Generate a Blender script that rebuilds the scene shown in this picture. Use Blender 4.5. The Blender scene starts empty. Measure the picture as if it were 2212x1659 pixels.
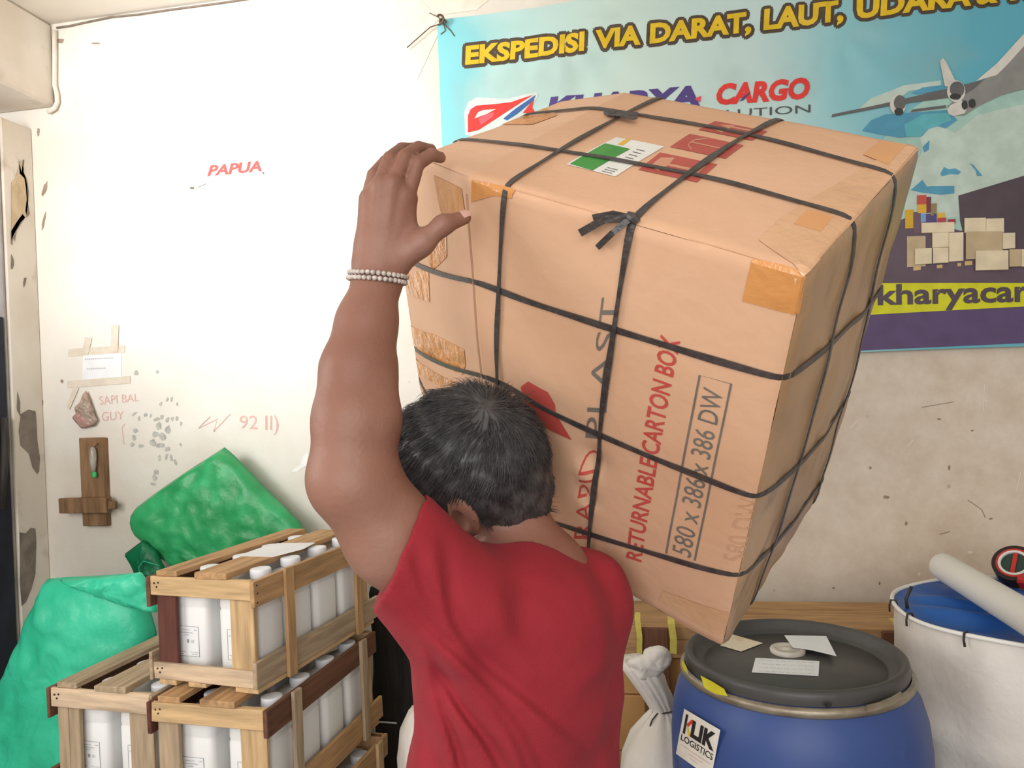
import bpy, bmesh, math, random
import numpy as np
from mathutils import Vector, Matrix, noise
from mathutils.geometry import tessellate_polygon
random.seed(7); RNG = np.random.default_rng(7)
scene = bpy.context.scene
COL = scene.collection
# ------------------------------------------------------------------ camera
IW, IH, FPX = 2212.0, 1659.0, 1661.0
CAM = np.array([0.0, 0.0, 1.5])
YAW, ROLL = math.radians(10.0), math.radians(2.4)
CF = np.array([-math.sin(YAW), math.cos(YAW), 0.0])
_r0 = np.array([math.cos(YAW), math.sin(YAW), 0.0]); _u0 = np.array([0, 0, 1.0])
CR = _r0*math.cos(ROLL) - _u0*math.sin(ROLL)
CU = _r0*math.sin(ROLL) + _u0*math.cos(ROLL)
cam = bpy.data.cameras.new('camera'); cam_o = bpy.data.objects.new('camera', cam); COL.objects.link(cam_o)
cam_o.matrix_world = Matrix(((CR[0], CU[0], -CF[0], CAM[0]), (CR[1], CU[1], -CF[1], CAM[1]), (CR[2], CU[2], -CF[2], CAM[2]), (0, 0, 0, 1)))
cam.sensor_width = 36.0; cam.lens = 36.0*FPX/IW; cam.clip_start = 0.02
scene.camera = cam_o
# ------------------------------------------------------------------ light
scene.view_settings.view_transform = 'Standard'; scene.view_settings.look = 'None'
scene.view_settings.exposure = 0.0; scene.view_settings.gamma = 1.0
scene.view_settings.use_curve_mapping = False
world = bpy.data.worlds.new('world'); scene.world = world; world.use_nodes = True
world.node_tree.nodes['Background'].inputs[0].default_value = (0.86, 0.93, 1.0, 1)
world.node_tree.nodes['Background'].inputs[1].default_value = 1.0
def area_light(name, loc, target, sx, sy, power, color):
    l = bpy.data.lights.new(name, 'AREA'); l.shape = 'RECTANGLE'; l.size = sx; l.size_y = sy; l.energy = power; l.color = color
    o = bpy.data.objects.new(name, l); COL.objects.link(o)
    d = (Vector(target) - Vector(loc)).normalized()
    o.matrix_world = Matrix.Translation(loc) @ d.to_track_quat('-Z', 'Y').to_matrix().to_4x4()
    return o
area_light('daylight_front_opening', (0.0, -2.3, 1.95), (0.0, 3.0, 1.4), 3.2, 2.1, 86, (1.0, 0.975, 0.95))
sk = area_light('wall_hot_spot_lamp', (-2.15, 0.2, 2.45), (-1.62, 3.0, 2.55), 0.9, 0.9, 15, (1.0, 0.985, 0.96)); sk.data.spread = math.radians(58)  # unseen area lamp added to make the bright patch on the back wall
area_light('left_fill_lamp', (-2.3, 0.35, 1.9), (-0.7, 1.9, 1.0), 0.9, 1.0, 19, (1.0, 0.98, 0.96))  # unseen soft lamp added to light arm, carton and crates from the left
# ------------------------------------------------------------------ helpers
def P(px, py, d):
    return CAM + d*(CF + CR*(px-IW/2)/FPX - CU*(py-IH/2)/FPX)
def ray(px, py):
    return CF + CR*(px-IW/2)/FPX - CU*(py-IH/2)/FPX
def PY(px, py, Y):
    r = ray(px, py); return CAM + r*((Y-CAM[1])/r[1])
def PX(px, py, X):
    r = ray(px, py); return CAM + r*((X-CAM[0])/r[0])
def PZ(px, py, Z):
    r = ray(px, py); return CAM + r*((Z-CAM[2])/r[2])
def proj(p):
    v = np.asarray(p)-CAM; d = v@CF
    return np.array([IW/2+FPX*(v@CR)/d, IH/2-FPX*(v@CU)/d, d])
def px2m(px, d): return px*d/FPX
WM = {}
def attach(o, parent, Mw=None):
    Mw = Matrix.Identity(4) if Mw is None else Matrix(Mw)
    WM[o.name] = Mw
    if parent is not None:
        o.parent = parent; o.matrix_parent_inverse = WM[parent.name].inverted()
    o.matrix_basis = Mw
    return o
def mesh(name, verts, faces, mats, smooth=False, fmats=None):
    me = bpy.data.meshes.new(name)
    me.from_pydata([tuple(map(float, v)) for v in verts], [], [tuple(map(int, f)) for f in faces])
    for m in (mats if isinstance(mats, (list, tuple)) else [mats]): me.materials.append(m)
    if fmats is not None: me.polygons.foreach_set('material_index', fmats)
    if smooth: me.polygons.foreach_set('use_smooth', [True]*len(me.polygons))
    me.update(); return me
def obj(name, me, parent=None, Mw=None, **props):
    o = bpy.data.objects.new(name, me); COL.objects.link(o)
    attach(o, parent, Mw)
    for k, v in props.items(): o[k] = v
    return o
def mobj(name, verts, faces, mats, parent=None, Mw=None, smooth=False, fmats=None, **props):
    return obj(name, mesh(name, verts, faces, mats, smooth, fmats), parent, Mw, **props)
def thing(name, label, cat, loc=(0, 0, 0), group=None):
    o = bpy.data.objects.new(name, None); COL.objects.link(o); o.empty_display_size = 0.05
    attach(o, None, Matrix.Translation(tuple(map(float, loc))))
    o['label'] = label; o['category'] = cat
    if group: o['group'] = group
    return o
def tag(o, label, cat, group=None):
    o['label'] = label; o['category'] = cat
    if group: o['group'] = group
    return o
def copy_tree(o, Mw, label=None):
    c = o.copy(); COL.objects.link(c); c.matrix_basis = Mw; WM[c.name] = Matrix(Mw)
    if label: c['label'] = label
    def rec(src, dst):
        for ch in src.children:
            d = ch.copy(); COL.objects.link(d); d.parent = dst; rec(ch, d)
    rec(o, c); return c
def bm_out(bm, name, mats, parent=None, Mw=None, smooth=False, **props):
    me = bpy.data.meshes.new(name); bm.to_mesh(me); bm.free()
    for m in (mats if isinstance(mats, (list, tuple)) else [mats]): me.materials.append(m)
    if smooth: me.polygons.foreach_set('use_smooth', [True]*len(me.polygons))
    return obj(name, me, parent, Mw, **props)
def box_bm(sx, sy, sz, bevel=0.0, segs=1, jitter=0.0, bm=None, M=None):
    b = bm or bmesh.new()
    r = bmesh.ops.create_cube(b, size=1.0)
    for v in r['verts']:
        v.co = Vector((v.co.x*sx, v.co.y*sy, v.co.z*sz))
        if jitter: v.co += Vector([random.uniform(-jitter, jitter) for _ in range(3)])
    if bevel:
        es = list({e for v in r['verts'] for e in v.link_edges})
        q = bmesh.ops.bevel(b, geom=es, offset=bevel, segments=segs, affect='EDGES', profile=0.5)
        vs = list({v for f in q['faces'] for v in f.verts} | {v for v in r['verts'] if v.is_valid})
    else: vs = r['verts']
    if M is not None:
        for v in vs: v.co = M @ v.co
    return b
def lathe(profile, n=64, fn=None):
    """profile: list of (radius, z); returns verts, faces (closed top/bottom when radius 0)."""
    V, F, rings = [], [], []
    for (r, z) in profile:
        if r < 1e-6:
            rings.append([len(V)]); V.append((0, 0, z))
        else:
            rings.append(list(range(len(V), len(V)+n)))
            for i in range(n):
                a = 2*math.pi*i/n
                p = (r*math.cos(a), r*math.sin(a), z)
                V.append(fn(a, r, z) if fn else p)
    for A, B in zip(rings[:-1], rings[1:]):
        if len(A) == 1 and len(B) == 1: continue
        for i in range(n):
            j = (i+1) % n
            if len(A) == 1: F.append((A[0], B[j], B[i]))
            elif len(B) == 1: F.append((A[i], A[j], B[0]))
            else: F.append((A[i], A[j], B[j], B[i]))
    F = [tuple(reversed(f)) for f in F]
    return V, F
def tube(path, rad, n=8, closed=False, cap=True):
    pts = [np.asarray(p, float) for p in path]; m = len(pts)
    rads = rad if isinstance(rad, (list, tuple, np.ndarray)) else [rad]*m
    V, F = [], []
    up = None
    for i, p in enumerate(pts):
        a = pts[i-1] if (i > 0 or closed) else p; b = pts[(i+1) % m] if (i < m-1 or closed) else p
        t = b-a; t = t/(np.linalg.norm(t)+1e-12)
        if up is None:
            up = np.array([0, 0, 1.0]) if abs(t[2]) < 0.9 else np.array([1.0, 0, 0])
        s = np.cross(t, up); s /= np.linalg.norm(s)+1e-12; u = np.cross(s, t); up = u
        for k in range(n):
            an = 2*math.pi*k/n
            V.append(p + rads[i]*(math.cos(an)*s + math.sin(an)*u))
    for i in range(m if closed else m-1):
        j = (i+1) % m
        for k in range(n):
            l = (k+1) % n
            F.append((i*n+k, i*n+l, j*n+l, j*n+k))
    if cap and not closed:
        F.append(tuple(reversed(range(n)))); F.append(tuple((m-1)*n+k for k in range(n)))
    return V, F
def ribbon(path, normals, width, thick=0.001, closed=False):
    """flat strap along path; normals = outward directions."""
    pts = [np.asarray(p, float) for p in path]; m = len(pts); V, F = [], []
    wd = width if isinstance(width, (list, tuple, np.ndarray)) else [width]*m
    for i, p in enumerate(pts):
        a = pts[i-1] if (i > 0 or closed) else p; b = pts[(i+1) % m] if (i < m-1 or closed) else p
        t = b-a; t /= np.linalg.norm(t)+1e-12
        n = np.asarray(normals[i], float); n = n-t*(n@t); n /= np.linalg.norm(n)+1e-12
        s = np.cross(t, n)*wd[i]*0.5
        V += [p-s, p+s, p+s+n*thick, p-s+n*thick]
    for i in range(m if closed else m-1):
        j = (i+1) % m
        for k in range(4):
            l = (k+1) % 4
            F.append((i*4+k, i*4+l, j*4+l, j*4+k))
    if not closed:
        F.append((3, 2, 1, 0)); e = (m-1)*4; F.append((e, e+1, e+2, e+3))
    return V, F
def merge(parts):
    V, F = [], []
    for v, f in parts:
        o = len(V); V += list(v); F += [tuple(i+o for i in x) for x in f]
    return V, F
def pillow(center, ex, ey, n, outline, thick, rings=18, seg=96, amp=0.01, freq=9.0, back=1.0, seed=0.0, power=0.5, lean=0.0):
    """closed sack: outline (2-D points in ex/ey, metres about centre) puffed along n."""
    c, ex, ey, n = (np.asarray(q, float) for q in (center, ex, ey, n))
    op = [np.asarray(o, float) for o in outline]
    L = [0]
    for i in range(len(op)): L.append(L[-1]+np.linalg.norm(op[(i+1) % len(op)]-op[i]))
    ring = []
    for k in range(seg):
        s = L[-1]*k/seg
        i = max(j for j in range(len(op)) if L[j] <= s+1e-9)
        t = (s-L[i])/(L[i+1]-L[i]); ring.append(op[i]*(1-t)+op[(i+1) % len(op)]*t)
    V, F = [], []
    def put(q, h, side):
        p = c+ex*q[0]+ey*q[1]+n*(h*side)
        nz = noise.fractal(Vector((p[0]*freq+seed, p[1]*freq, p[2]*freq)), 0.9, 2.1, 4)
        nz2 = abs(noise.noise(Vector((p[0]*freq*.6+p[2]*freq*1.3, seed, p[2]*freq*.5-p[0]*freq*1.1))))
        p = p+n*side*(amp*nz+amp*1.6*(0.25-nz2))*min(1.0, 3*h/thick+.12)
        V.append(p)
    idx = {}
    for side in (1, -1):
        th = thick if side == 1 else thick*back
        for r in range(rings+1):
            f = 1-(r/rings)
            if side == -1 and r == 0: idx[(side, r)] = idx[(1, 0)]; continue
            if r == rings:
                idx[(side, r)] = [len(V)]; put(np.zeros(2), th, side); continue
            idx[(side, r)] = list(range(len(V), len(V)+seg))
            for k in range(seg): put(ring[k]*f, th*(max(0.0, 1-f**2.4))**power, side)
        for r in range(rings):
            A, B = idx[(side, r)], idx[(side, r+1)]
            for k in range(seg):
                l = (k+1) % seg
                q = (A[k], A[l], B[0]) if len(B) == 1 else (A[k], A[l], B[l], B[k])
                F.append(q if side == 1 else tuple(reversed(q)))
    return V, F
# ------------------------------------------------------------------ materials
def nd(nt, t, **kw):
    n = nt.nodes.new(t)
    for k, v in kw.items(): setattr(n, k, v)
    return n
def srgb(r, g, b):
    f = lambda c: (c/255/12.92) if c/255 <= 0.04045 else ((c/255+0.055)/1.055)**2.4
    return (f(r), f(g), f(b), 1.0)
def mat(name, c1, c2=None, scale=5.0, rough=0.6, bump=0.0, bscale=None, stretch=(1, 1, 1), detail=4.0, spec=0.3, metal=0.0, trans=0.0,
        alpha=1.0, lo=0.35, hi=0.65, c3=None, s3=1.0, lo3=0.55, hi3=0.7, rand=0.0, sss=0.0, coords='Object', sheen=0.0):
    m = bpy.data.materials.new(name); m.use_nodes = True; nt = m.node_tree
    b = nt.nodes['Principled BSDF']
    b.inputs['Roughness'].default_value = rough; b.inputs['Metallic'].default_value = metal
    b.inputs['Specular IOR Level'].default_value = spec
    b.inputs['Transmission Weight'].default_value = trans; b.inputs['Alpha'].default_value = alpha
    if sheen: b.inputs['Sheen Weight'].default_value = sheen
    if sss:
        b.inputs['Subsurface Weight'].default_value = sss; b.inputs['Subsurface Radius'].default_value = (0.012, 0.005, 0.003); b.inputs['Subsurface Scale'].default_value = 0.6
    tc = nd(nt, 'ShaderNodeTexCoord'); mp = nd(nt, 'ShaderNodeMapping'); mp.inputs['Scale'].default_value = stretch
    nt.links.new(tc.outputs[coords], mp.inputs['Vector'])
    vec = mp.outputs['Vector']
    if rand:
        oi = nd(nt, 'ShaderNodeObjectInfo'); vm = nd(nt, 'ShaderNodeVectorMath', operation='ADD')
        ml = nd(nt, 'ShaderNodeMath', operation='MULTIPLY'); ml.inputs[1].default_value = 37.0
        nt.links.new(oi.outputs['Random'], ml.inputs[0]); nt.links.new(vec, vm.inputs[0]); nt.links.new(ml.outputs[0], vm.inputs[1]); vec = vm.outputs[0]
    col = None
    if c2 is not None:
        nz = nd(nt, 'ShaderNodeTexNoise'); nz.inputs['Scale'].default_value = scale; nz.inputs['Detail'].default_value = detail
        nt.links.new(vec, nz.inputs['Vector'])
        rp = nd(nt, 'ShaderNodeValToRGB'); rp.color_ramp.elements[0].position = lo; rp.color_ramp.elements[1].position = hi
        rp.color_ramp.elements[0].color = c1; rp.color_ramp.elements[1].color = c2
        nt.links.new(nz.outputs['Fac'], rp.inputs['Fac']); col = rp.outputs['Color']
        if c3 is not None:
            n3 = nd(nt, 'ShaderNodeTexNoise'); n3.inputs['Scale'].default_value = s3; n3.inputs['Detail'].default_value = 5
            nt.links.new(vec, n3.inputs['Vector'])
            r3 = nd(nt, 'ShaderNodeMapRange'); r3.inputs[1].default_value = lo3; r3.inputs[2].default_value = hi3
            nt.links.new(n3.outputs['Fac'], r3.inputs[0])
            mx = nd(nt, 'ShaderNodeMix', data_type='RGBA'); nt.links.new(r3.outputs[0], mx.inputs['Factor'])
            nt.links.new(col, mx.inputs['A']); mx.inputs['B'].default_value = c3; col = mx.outputs['Result']
        nt.links.new(col, b.inputs['Base Color'])
    else: b.inputs['Base Color'].default_value = c1
    if bump:
        bz = nd(nt, 'ShaderNodeTexNoise'); bz.inputs['Scale'].default_value = bscale or scale*3; bz.inputs['Detail'].default_value = 5
        nt.links.new(vec, bz.inputs['Vector'])
        bp = nd(nt, 'ShaderNodeBump'); bp.inputs['Strength'].default_value = 1.0; bp.inputs['Distance'].default_value = bump
        nt.links.new(bz.outputs['Fac'], bp.inputs['Height']); nt.links.new(bp.outputs['Normal'], b.inputs['Normal'])
    return m
def ink(name, r, g, b, rough=0.6):
    return mat(name, srgb(r, g, b), srgb(r*.93, g*.93, b*.93), scale=18, rough=rough, spec=0.2)
# ------------------------------------------------------------------ flat prints (lettering, logos) laid on a surface
_tc = {}
def text2d(s, bold=0.0, shear=0.0, font=None):
    """triangulated lettering: x in 0..1 across the word, y in cap heights."""
    key = (s, bold, shear)
    if key in _tc: return _tc[key]
    def raw(t):
        cu = bpy.data.curves.new('t', 'FONT'); cu.body = t; cu.offset = bold; cu.shear = shear; cu.resolution_u = 3
        o = bpy.data.objects.new('t', cu); COL.objects.link(o)
        dg = bpy.context.evaluated_depsgraph_get(); dg.update()
        me = o.evaluated_get(dg).to_mesh()
        V = np.array([v.co[:2] for v in me.vertices]).reshape(-1, 2); F = [tuple(p.vertices) for p in me.polygons]
        o.evaluated_get(dg).to_mesh_clear(); bpy.data.objects.remove(o); bpy.data.curves.remove(cu)
        return V, F
    V, F = raw(s); H, _ = raw('H')
    h = H[:, 1].max()-H[:, 1].min(); y0 = H[:, 1].min()
    W = np.stack([(V[:, 0]-V[:, 0].min())/(V[:, 0].max()-V[:, 0].min()), (V[:, 1]-y0)/h], 1)
    _tc[key] = (W, F); return _tc[key]
def poly2d(pts):
    t = tessellate_polygon([[Vector((p[0], p[1], 0)) for p in pts]])
    return np.array(pts, float), [tuple(x) for x in t]
def stroke2d(pts, w):
    V, F = [], []
    pts = [np.array(p, float) for p in pts]
    for i, p in enumerate(pts):
        a = pts[max(0, i-1)]; b = pts[min(len(pts)-1, i+1)]; t = b-a; t /= np.linalg.norm(t)+1e-9; s = np.array([-t[1], t[0]])*w/2
        V += [p-s, p+s]
        if i: F.append((2*i-2, 2*i-1, 2*i+1, 2*i))
    return np.array(V), F
def quadmap(quad):
    q = [np.array(p, float) for p in quad]       # start-baseline, end-baseline, end-top, start-top
    return lambda u: (q[0]*(1-u[0])+q[1]*u[0])*(1-u[1]) + (q[3]*(1-u[0])+q[2]*u[0])*u[1]
def print_mesh(shapes, mapfn, cut=None):
    """shapes: list of (V2,F). Cut on a lattice so that they follow a curved surface, then map to 3-D."""
    VV, FF = [], []
    for V2, F in shapes:
        bm = bmesh.new(); vs = [bm.verts.new((p[0], p[1], 0)) for p in V2]
        for f in F:
            try: bm.faces.new([vs[i] for i in f])
            except ValueError: pass
        if cut:
            lo, hi = V2.min(0), V2.max(0)
            for ax, (a, b) in enumerate(zip(lo, hi)):
                k = math.ceil(a/cut[ax])
                while k*cut[ax] < b:
                    co = [0, 0, 0]; no = [0, 0, 0]; co[ax] = k*cut[ax]; no[ax] = 1
                    bmesh.ops.bisect_plane(bm, geom=bm.verts[:]+bm.edges[:]+bm.faces[:], plane_co=co, plane_no=no); k += 1
        bm.verts.index_update(); o = len(VV)
        VV += [mapfn((v.co.x, v.co.y)) for v in bm.verts]; FF += [tuple(v.index+o for v in f.verts) for f in bm.faces]
        bm.free()
    return VV, FF
# ------------------------------------------------------------------ room
WY = 3.0; WXL = -2.645; CEIL = 3.17; WXR = 3.4; FY = -2.5
def wall_mat():
    m = mat('wall_plaster', srgb(236, 231, 222), srgb(226, 218, 206), scale=1.6, rough=0.9, bump=0.004, bscale=14, spec=0.1,
            c3=srgb(206, 192, 174), s3=0.9, lo3=0.52, hi3=0.75)
    nt = m.node_tree; b = nt.nodes['Principled BSDF']
    src = b.inputs['Base Color'].links[0].from_socket
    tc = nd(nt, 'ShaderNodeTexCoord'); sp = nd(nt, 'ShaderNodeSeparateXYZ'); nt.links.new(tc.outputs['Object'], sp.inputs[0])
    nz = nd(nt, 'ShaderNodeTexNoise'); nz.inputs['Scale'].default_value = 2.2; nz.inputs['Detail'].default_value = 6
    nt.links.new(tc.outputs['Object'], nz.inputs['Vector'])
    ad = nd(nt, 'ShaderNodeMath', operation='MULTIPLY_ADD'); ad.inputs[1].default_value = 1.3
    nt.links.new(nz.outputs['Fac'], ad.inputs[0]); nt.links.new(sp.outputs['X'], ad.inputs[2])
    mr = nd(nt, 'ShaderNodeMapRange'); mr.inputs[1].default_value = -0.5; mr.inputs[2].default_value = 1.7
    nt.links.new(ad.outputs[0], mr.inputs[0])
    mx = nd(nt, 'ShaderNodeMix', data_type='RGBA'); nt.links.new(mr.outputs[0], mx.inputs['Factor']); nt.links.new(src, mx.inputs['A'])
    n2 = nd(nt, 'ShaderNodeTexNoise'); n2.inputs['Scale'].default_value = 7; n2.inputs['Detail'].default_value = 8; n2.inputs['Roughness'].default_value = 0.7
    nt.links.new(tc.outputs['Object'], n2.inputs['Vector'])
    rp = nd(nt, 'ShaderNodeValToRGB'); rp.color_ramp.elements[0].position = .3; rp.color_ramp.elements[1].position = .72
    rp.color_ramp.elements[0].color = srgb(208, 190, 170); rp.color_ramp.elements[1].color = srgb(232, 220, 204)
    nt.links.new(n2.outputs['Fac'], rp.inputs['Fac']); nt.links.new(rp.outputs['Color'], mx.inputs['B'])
    # small dark scuffs
    n4 = nd(nt, 'ShaderNodeTexNoise'); n4.inputs['Scale'].default_value = 11; n4.inputs['Detail'].default_value = 2
    nt.links.new(tc.outputs['Object'], n4.inputs['Vector'])
    r4 = nd(nt, 'ShaderNodeMapRange'); r4.inputs[1].default_value = .735; r4.inputs[2].default_value = .77; r4.inputs[4].default_value = .45
    nt.links.new(n4.outputs['Fac'], r4.inputs[0])
    m4 = nd(nt, 'ShaderNodeMix', data_type='RGBA'); nt.links.new(r4.outputs[0], m4.inputs['Factor']); nt.links.new(mx.outputs['Result'], m4.inputs['A'])
    m4.inputs['B'].default_value = srgb(150, 130, 110)
    nt.links.new(m4.outputs['Result'], b.inputs['Base Color'])
    return m
M_wall = wall_mat()
M_ceil = mat('ceiling_paint', srgb(238, 232, 222), srgb(225, 216, 204), scale=1.2, rough=0.9, spec=0.1, bump=.002)
M_beam = mat('beam_plaster', srgb(232, 224, 212), srgb(220, 208, 194), scale=3, rough=0.9, spec=0.1, bump=0.004, c3=srgb(188, 172, 156), s3=5, lo3=.58, hi3=.74)
M_floor = mat('floor_concrete', srgb(150, 142, 132), srgb(120, 112, 104), scale=4, rough=0.8, bump=0.003)
M_grey = mat('bare_mortar', srgb(150, 138, 126), srgb(124, 114, 106), scale=14, rough=0.95, bump=0.004)
M_tan = mat('bare_lime_plaster', srgb(214, 192, 160), srgb(196, 172, 140), scale=14, rough=0.95, bump=0.006)
M_stain = mat('wall_stain', srgb(168, 146, 128), srgb(150, 128, 110), scale=16, rough=0.9)
M_jamb = mat('door_jamb_grey', srgb(176, 170, 164), srgb(146, 140, 138), scale=6, rough=0.8, bump=0.003)
M_door = mat('door_dark_blue', srgb(38, 44, 58), srgb(26, 30, 42), scale=5, rough=0.55)
def slab(name, lo, hi, m, bevel=0.0, parent=None, **kw):
    lo, hi = np.array(lo, float), np.array(hi, float)
    s = hi-lo; bm = box_bm(*s, bevel=bevel, M=Matrix.Translation(tuple((lo+hi)/2)))
    return bm_out(bm, name, m, parent, **kw)
S = dict(kind='structure')
wall_back = slab('wall_back', (WXL-.25, WY, 0), (WXR, WY+.15, CEIL), M_wall, **S)
slab('floor', (-4.0, FY-.2, -.1), (WXR+.2, WY+.2, 0), M_floor, **S)
slab('ceiling', (-4.0, FY-.2, CEIL), (WXR+.2, WY+.2, CEIL+.1), M_ceil, **S)
slab('wall_right', (WXR, FY, 0), (WXR+.15, WY+.15, CEIL), M_beam, **S)
wf = slab('wall_front', (-4.0, FY-.15, 2.95), (WXR, FY, CEIL), M_beam, **S)
slab('wall_front_pier', (1.9, FY-.15, 0), (WXR, FY, 2.95), M_beam, parent=wf)
slab('wall_front_pier', (-4.0, FY-.15, 0), (-2.3, FY, 2.95), M_beam, parent=wf)
# left side: pilaster beside the door, beam above, dark door leaf, wall with a high daylight opening
ych = 2.835
PIL = slab('trim_1', (WXL-.2, ych, 0), (WXL, WY-.0005, 2.72), M_beam, bevel=.004, **S)
_bx = PY(113, 62, WY)[0]
BEAMX = _bx
bm = box_bm(1, 1, 1)
bm.free()
bz0 = PY(116, 232, WY-.001)[2]
slab('trim_2', (WXL-1.2, FY, bz0), (BEAMX, WY-.0005, CEIL-.0005), M_beam, bevel=.012, **S)
wl = slab('wall_left', (WXL-.25, FY, 0), (WXL-.1, 0.0, bz0), M_beam, **S)
slab('wall_lower_panel', (WXL-.25, 0.0, 0), (WXL-.1, 1.75, 1.55), M_beam, parent=wl)
# jamb and door leaf that fills the frame's left edge
slab('trim_3', (WXL-.235, ych-.022, 0), (WXL-.008, ych-.001, 2.66), M_jamb, bevel=.006, **S)
d1 = slab('door_1', (WXL-.05, 1.78, 0), (WXL-.003, ych-.023, 1.87), M_door, bevel=.004, **S)
# dark wooden handle hung on the door edge at the frame's left
M_handle = mat('worn_dark_wood', srgb(70, 62, 58), srgb(50, 46, 46), scale=30, stretch=(1, 1, .2), rough=.6)
# flaked patches, cracks and stains on the pilaster (each its own piece, a few mm proud or sunk)
def pil_map(u):
    p = PX(u[0], u[1], WXL); return p + np.array([0.0015, 0, 0])
def wall_map(off=0.0015):
    return lambda u: PY(u[0], u[1], WY) + np.array([0, -off, 0])
def blob(cx, cy, rx, ry, n=14, j=.25, rot=0.0):
    out = []
    for k in range(n):
        a = 2*math.pi*k/n; r = 1+random.uniform(-j, j)
        x, y = rx*r*math.cos(a), ry*r*math.sin(a)
        out.append((cx+x*math.cos(rot)-y*math.sin(rot), cy+x*math.sin(rot)+y*math.cos(rot)))
    return out
def flat(name, polys, mp, m, parent, cut=None, **kw):
    V, F = print_mesh([poly2d(p) if not isinstance(p, tuple) else p for p in polys], mp, cut)
    return mobj(name, V, F, m, parent, **kw)
flat('peeled_patch', [[(24, 395), (33, 385), (45, 345), (52, 372), (58, 400), (60, 440), (56, 468), (44, 480), (30, 505), (24, 520)]], pil_map, M_tan, PIL)
flat('peeled_patch', [[(40, 345), (46, 372), (49, 345), (52, 345), (50, 372), (58, 388), (62, 415), (60, 440), (64, 462), (57, 470), (54, 455), (57, 430), (55, 405), (52, 385), (42, 375)],
                      [(23, 500), (35, 480), (48, 462), (54, 470), (46, 482), (36, 497), (33, 512), (32, 522), (28, 512), (26, 530), (23, 526)],
                      [(24, 548), (29, 560), (30, 572), (26, 582), (23, 580)], [(52, 600), (57, 600), (55, 612), (51, 622), (50, 612)]], pil_map, M_grey, PIL)
flat('peeled_patch', [[(37, 845), (43, 868), (43, 895), (60, 885), (76, 888), (78, 905), (80, 950), (86, 990), (84, 1018), (80, 1024), (70, 1010), (62, 980), (44, 962), (40, 930), (44, 900), (36, 885)]], pil_map, M_grey, PIL)
flat('peeled_patch', [[(42, 1150), (55, 1152), (66, 1140), (76, 1142), (78, 1170), (76, 1240), (68, 1270), (56, 1300), (46, 1310), (42, 1260)]], pil_map, M_grey, PIL)
# marks on the back wall
flat('wall_stain', [blob(83, 285, 3, 10), blob(130, 88, 9, 5), blob(207, 94, 11, 2), blob(97, 408, 4, 16, rot=.3), blob(95, 478, 2.5, 18, rot=.2),
                    blob(134, 823, 3.5, 4), [(93, 1052), (97, 1062), (95, 1075), (90, 1066)], blob(92, 870, 2, 7)], wall_map(), M_stain, wall_back)
flat('wall_scuff', [blob(1957, 1131, 3, 5), blob(2163, 1211, 3, 6, rot=.5), stroke2d([(2030, 1154), (2052, 1148)], 2), blob(1914, 1074, 8, 4), blob(2028, 905, 5, 2), blob(2100, 930, 3, 2), blob(1880, 1010, 3, 3), blob(2140, 1120, 4, 2),
                    stroke2d([(2090, 1080), (2120, 1100), (2128, 1118)], 1.6), stroke2d([(1990, 880), (2060, 868)], 1.4), blob(2050, 1010, 2, 6), blob(1800, 1270, 3, 2), blob(1900, 1260, 2, 4)], wall_map(), mat('scuff_brown', srgb(168, 146, 122), srgb(150, 128, 106), scale=20, rough=.9), wall_back)
flat('plaster_scratch', [stroke2d([(1838, 925), (1852, 908)], 2.2), stroke2d([(2126, 830), (2124, 890)], 2), stroke2d([(2196, 1060), (2204, 1020)], 2), blob(2095, 1193, 6, 3), blob(1985, 1240, 3, 4), stroke2d([(1960, 965), (1972, 950)], 2)], wall_map(), mat('scratch_white', srgb(236, 226, 212), rough=.9), wall_back)
M_palm = mat('hand_print_grey', srgb(170, 168, 162), srgb(200, 198, 190), scale=30, rough=.9)
hp = []
for (x, y, rx, ry, r) in [(295, 806, 5.5, 5, 0), (340, 803, 3.5, 3.5, 0), (362, 862, 2.5, 5, .3), (371, 862, 2.5, 5, .2), (348, 872, 2.5, 5, .4), (383, 873, 2, 4, 0),
                          (290, 894, 8, 2.2, -.7), (301, 904, 3, 5, .3), (315, 896, 3.5, 4.5, .3), (326, 897, 2.6, 4.5, .2), (340, 905, 9, 4, -.3), (350, 901, 4, 5, .3), (362, 907, 3, 6, .4),
                          (372, 905, 3, 6, .1), (382, 904, 3, 6, 0), (391, 915, 2.5, 5, 0), (343, 920, 7, 11, 0), (363, 928, 6, 8, 0), (337, 938, 7, 6, 0), (352, 942, 7, 8, 0),
                          (294, 930, 6, 5, 0), (290, 945, 4, 7, 0), (286, 960, 5, 4, 0), (305, 963, 6, 5, 0), (330, 956, 7, 8, 0), (346, 962, 8, 6, 0), (362, 970, 6, 5, 0), (390, 960, 3, 4, 0),
                          (345, 990, 3, 6, 0), (360, 985, 3, 7, .2), (370, 990, 3, 7, -.2), (379, 998, 3, 6, -.3), (338, 1020, 7, 5, -.4), (334, 1032, 6, 7, 0), (330, 1045, 6, 4, 0)]:
    hp.append(blob(x, y, rx, ry, 10, .3, r))
flat('hand_prints', hp, wall_map(.0016), M_palm, wall_back)
M_pen = ink('faded_red_pen', 232, 190, 180); M_papua = ink('red_sign_paint', 226, 92, 88)
def text_px(s, quad, mp, bold=0.0, shear=0.0, cut=None):
    V, F = text2d(s, bold, shear); q = quadmap(quad)
    return (np.array([q(v) for v in V]), F)
flat('painted_word', [text_px('PAPUA', [(448, 381), (566, 370), (564, 347), (449, 358)], None, .035, .22)], wall_map(), M_papua, wall_back)
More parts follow.
